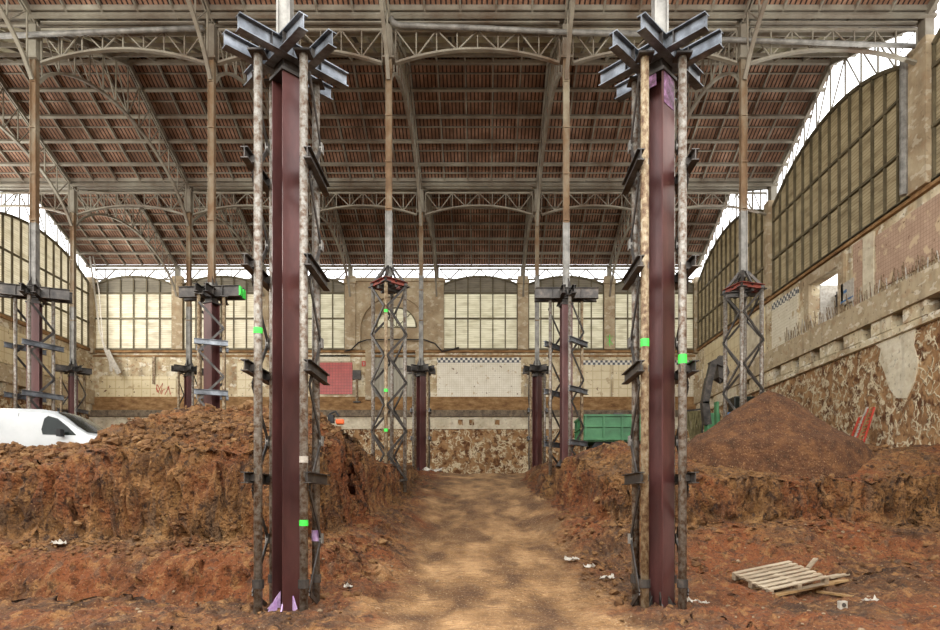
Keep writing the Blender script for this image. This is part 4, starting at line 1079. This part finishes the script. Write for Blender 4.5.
def scrap(px, py, Y, sz, lab, mt=paper, sd=1, name='plastic_scrap', cat='scrap'):
    R_ = random.Random(sd); m = MB(); c = q2(px, py, Y); c.z = ground_z(c.x, c.y)+.02; n = 7
    for j in range(n):
        for i in range(n):
            m.v.append(c+Vector(((i/(n-1)-.5)*sz*(1+.3*R_.uniform(-1, 1)), (j/(n-1)-.5)*sz*.6, abs(R_.gauss(0, sz*.16))+.01)))
    for j in range(n-1):
        for i in range(n-1): a = j*n+i; m.f.append([a, a+1, a+n+1, a+n])
    o = m.build(name, mt, loc=c, label=lab, cat=cat); so = o.modifiers.new('thick', 'SOLIDIFY'); so.thickness = .008
def gy(py): return 1097/(py-502)
scrap(572, 568, 13.6, .26, 'pale crumpled scrap highest on the right slope of the ramp', sd=2)
scrap(589, 573, 13.0, .20, 'pale crumpled scrap just below the highest one on the ramp slope', sd=3)
scrap(607, 588, 11.8, .24, 'bent pale scrap left of the right foreground tower foot', sd=4)
scrap(693, 603, 10.6, .22, 'white crumpled plastic right of the right foreground tower foot', sd=5)
scrap(705, 604, 10.5, .12, 'smallest white scrap right of the right foreground tower', sd=6)
scrap(58, 585, 12.2, .24, 'grey crumpled sheet at the foot of the left bank', sd=7)
scrap(348, 598, 11.0, .16, 'pale scrap right of the left foreground tower foot', sd=8)
scrap(870, 611, 10.2, .20, 'flat pale scrap right of the little square box', sd=9)
scrap(432, 471, 31.5, .9, 'pale sheet lying at the head of the ramp', sd=10)
# little white box with a round grey knockout
def sockbox():
    c = q2(842.5, 612, 10.0); c.z = ground_z(c.x, c.y)+.07
    th = thing('junction_box', c, 'small square pale box with round hole lying right of the pallet planks', 'box')
    m = MB(); m.box(c, (.14, .07, .14), .2); m.build('case', paper, th, bevel=.008)
    m = MB(); m.tube([c+Vector((0, -.03, .01)), c+Vector((0, -.045, .01))], .035, 16); m.build('round_hole', darksteel, th)
sockbox()
# cut-off saw on the left mound
def saw():
    Y = 15.6; b = q2(334, 420, Y); zg = ground_z(b.x, b.y)+.06; b.z = zg
    th = thing('power_saw', b, 'orange and black power saw lying on top of the left soil bank', 'power saw')
    m = MB(); m.box(b+Vector((.15, 0, .10)), (.2, .18, .13), .1); m.build('motor_housing', orange, th, bevel=.03)
    m = MB(); m.tube([b+Vector((-.10, 0, .10)), b+Vector((-.10, 0, .30)), b+Vector((.04, 0, .36)), b+Vector((.12, 0, .24))], .025, 8); m.box(b+Vector((-.07, 0, .17)), (.14, .14, .2)); m.build('handle', black, th)
    m = MB(); m.box(b+Vector((-.36, 0, .05)), (.55, .03, .08)); m.build('guide_bar', darksteel, th)
saw()
# folded red barrier and posts leaning on the right wall
def barrier():
    Y = 23.6; P_ = lambda py_, z, dx=0: Vector((14.55-dx, py_, z))
    th = thing('mesh_barrier', P_(24.2, 3.5), 'red mesh barrier folded upright against the right wall', 'barrier')
    for k, (a, b) in enumerate(((24.15, 23.75), (23.55, 23.2))):
        m = MB()
        p0, p1, t0, t1 = P_(a+.15, 3.5, .5), P_(b+.1, 3.5, .5), P_(a-.05, 5.0+.25*k, .05), P_(b-.05, 5.0+.25*k, .05)
        m.bar(p0, t0, .05, .05, up=(0, 1, 0)); m.bar(p1, t1, .05, .05, up=(0, 1, 0))
        for i in range(14):
            f = i/13; m.bar(p0.lerp(t0, f), p1.lerp(t1, min(1, f+.04)), .02, .035, up=(1, 0, 0))
        m.build('mesh_panel', redp, th)
    for i, (yy, h_, mt, lb) in enumerate(((23.45, 5.45, woodb, 'brown timber post leaning beside the red mesh barrier'), (23.85, 5.35, paper, 'pale thin pole leaning between the red mesh panels'))):
        m = MB(); m.bar((14.0, yy+.25, 3.35), (14.6, yy-.1, h_), .12 if i == 0 else .06, .1 if i == 0 else .06, up=(0, 1, 0)); m.build('leaning_pole', mt, loc=(14.0, yy, 3.4), label=lb, cat='pole')
barrier()
# sign board on the right wall
th = thing('notice_board', (14.72, 25.3, 10.2), 'white notice board with a blue stripe on the right wall beside the opening', 'sign')
m = MB(); m.box((14.77, 25.33, 10.22), (.04, .85, .9)); m.build('board', paper, th)
m = MB(); m.box((14.742, 25.33, 9.93), (.01, .85, .07)); m.build('blue_stripe', blue, th)
m = MB(); m.box((14.742, 25.45, 10.3), (.01, .22, .12)); m.build('dark_mark', blue, th)
# small things on the far wall
th = thing('fuse_box', (PX(357), R4-.0, PZ(402)), 'dark metal box on a pipe left of the grey corrugated doors', 'electrical box')
m = MB(); m.box((PX(357), R4-.02, PZ(375)), (.55, .2, .62)); m.build('box', darksteel, th)
m = MB(); m.tube([(PX(357), R4-.02, PZ(379)), (PX(357), R4-.02, PZ(401))], .09, 8); m.build('pipe', rustp, th)
m = MB(); m.box((PX(357), R4-.02, PZ(402)), (.5, .15, .08)); m.build('foot', darksteel, th)
th = thing('extinguisher_sign', (PX(364), R4-.1, PZ(364)), 'small red square sign left of the corrugated doors', 'sign')
m = MB(); m.box((PX(364), R4-.1, PZ(364)), (.26, .02, .36)); m.build('plate', redp, th)
m = MB(); m.box((PX(364)+.02, R4-.115, PZ(364.2)), (.06, .01, .2)); m.box((PX(364)-.03, R4-.115, PZ(363)), (.06, .01, .04)); m.build('pictogram', paper, th)
m = MB()
R_ = random.Random(11)
for i in range(5):
    x0 = PX(155+i*3.2); z0 = PZ(387+R_.uniform(-2, 6)); m.tube([(x0+R_.uniform(-.15, .25), R4+.14, z0+R_.uniform(-.35, .35)) for _ in range(5)], .022, 5)
m.build('red_scribble', redp, wall)
m = MB(); zz = PZ(341)
for a in (-1, 1): m.bar((XK[1]-.22, R4-.13, zz-.3*a), (XK[1]+.22, R4-.13, zz+.3*a), .05, .02)
m.bar((XK[1], R4-.13, zz+.4), (XK[1], R4-.13, zz-.4), .04, .02); m.build('green_paint_mark', fgreen, wall)
m = MB(); zz = PZ(344); m.bar((XK[-3+1]-5.95-.1, R4-.13, zz-.4), (XK[-2]-5.95-.1, R4-.13, zz+.3), .06, .02); m.build('green_paint_mark', fgreen, wall)
# hanging torn plastic by the left corner
def strips():
    Y = 42.6; q = lambda px, py: Vector(((px-482)*Y/626.7, Y+.02*(py-300)*.1, CAMZ+(502-py)*Y/626.7))
    th = thing('torn_plastic', q(98, 240), 'torn white plastic strips hanging at the far left corner windows', 'plastic sheet')
    for pts, w_ in (([(88, 236), (94, 285), (99, 330), (104, 348)], .12), ([(91, 238), (99, 290), (102, 338)], .07), ([(106, 350), (112, 362), (118, 373)], .34), ([(104, 348), (109, 360), (110, 371)], .2)):
        m = MB()
        for a, b in zip(pts, pts[1:]): m.bar(q(*a), q(*b), w_, .02, up=(0, 1, 0))
        m.build('strip', paper, th)
strips()
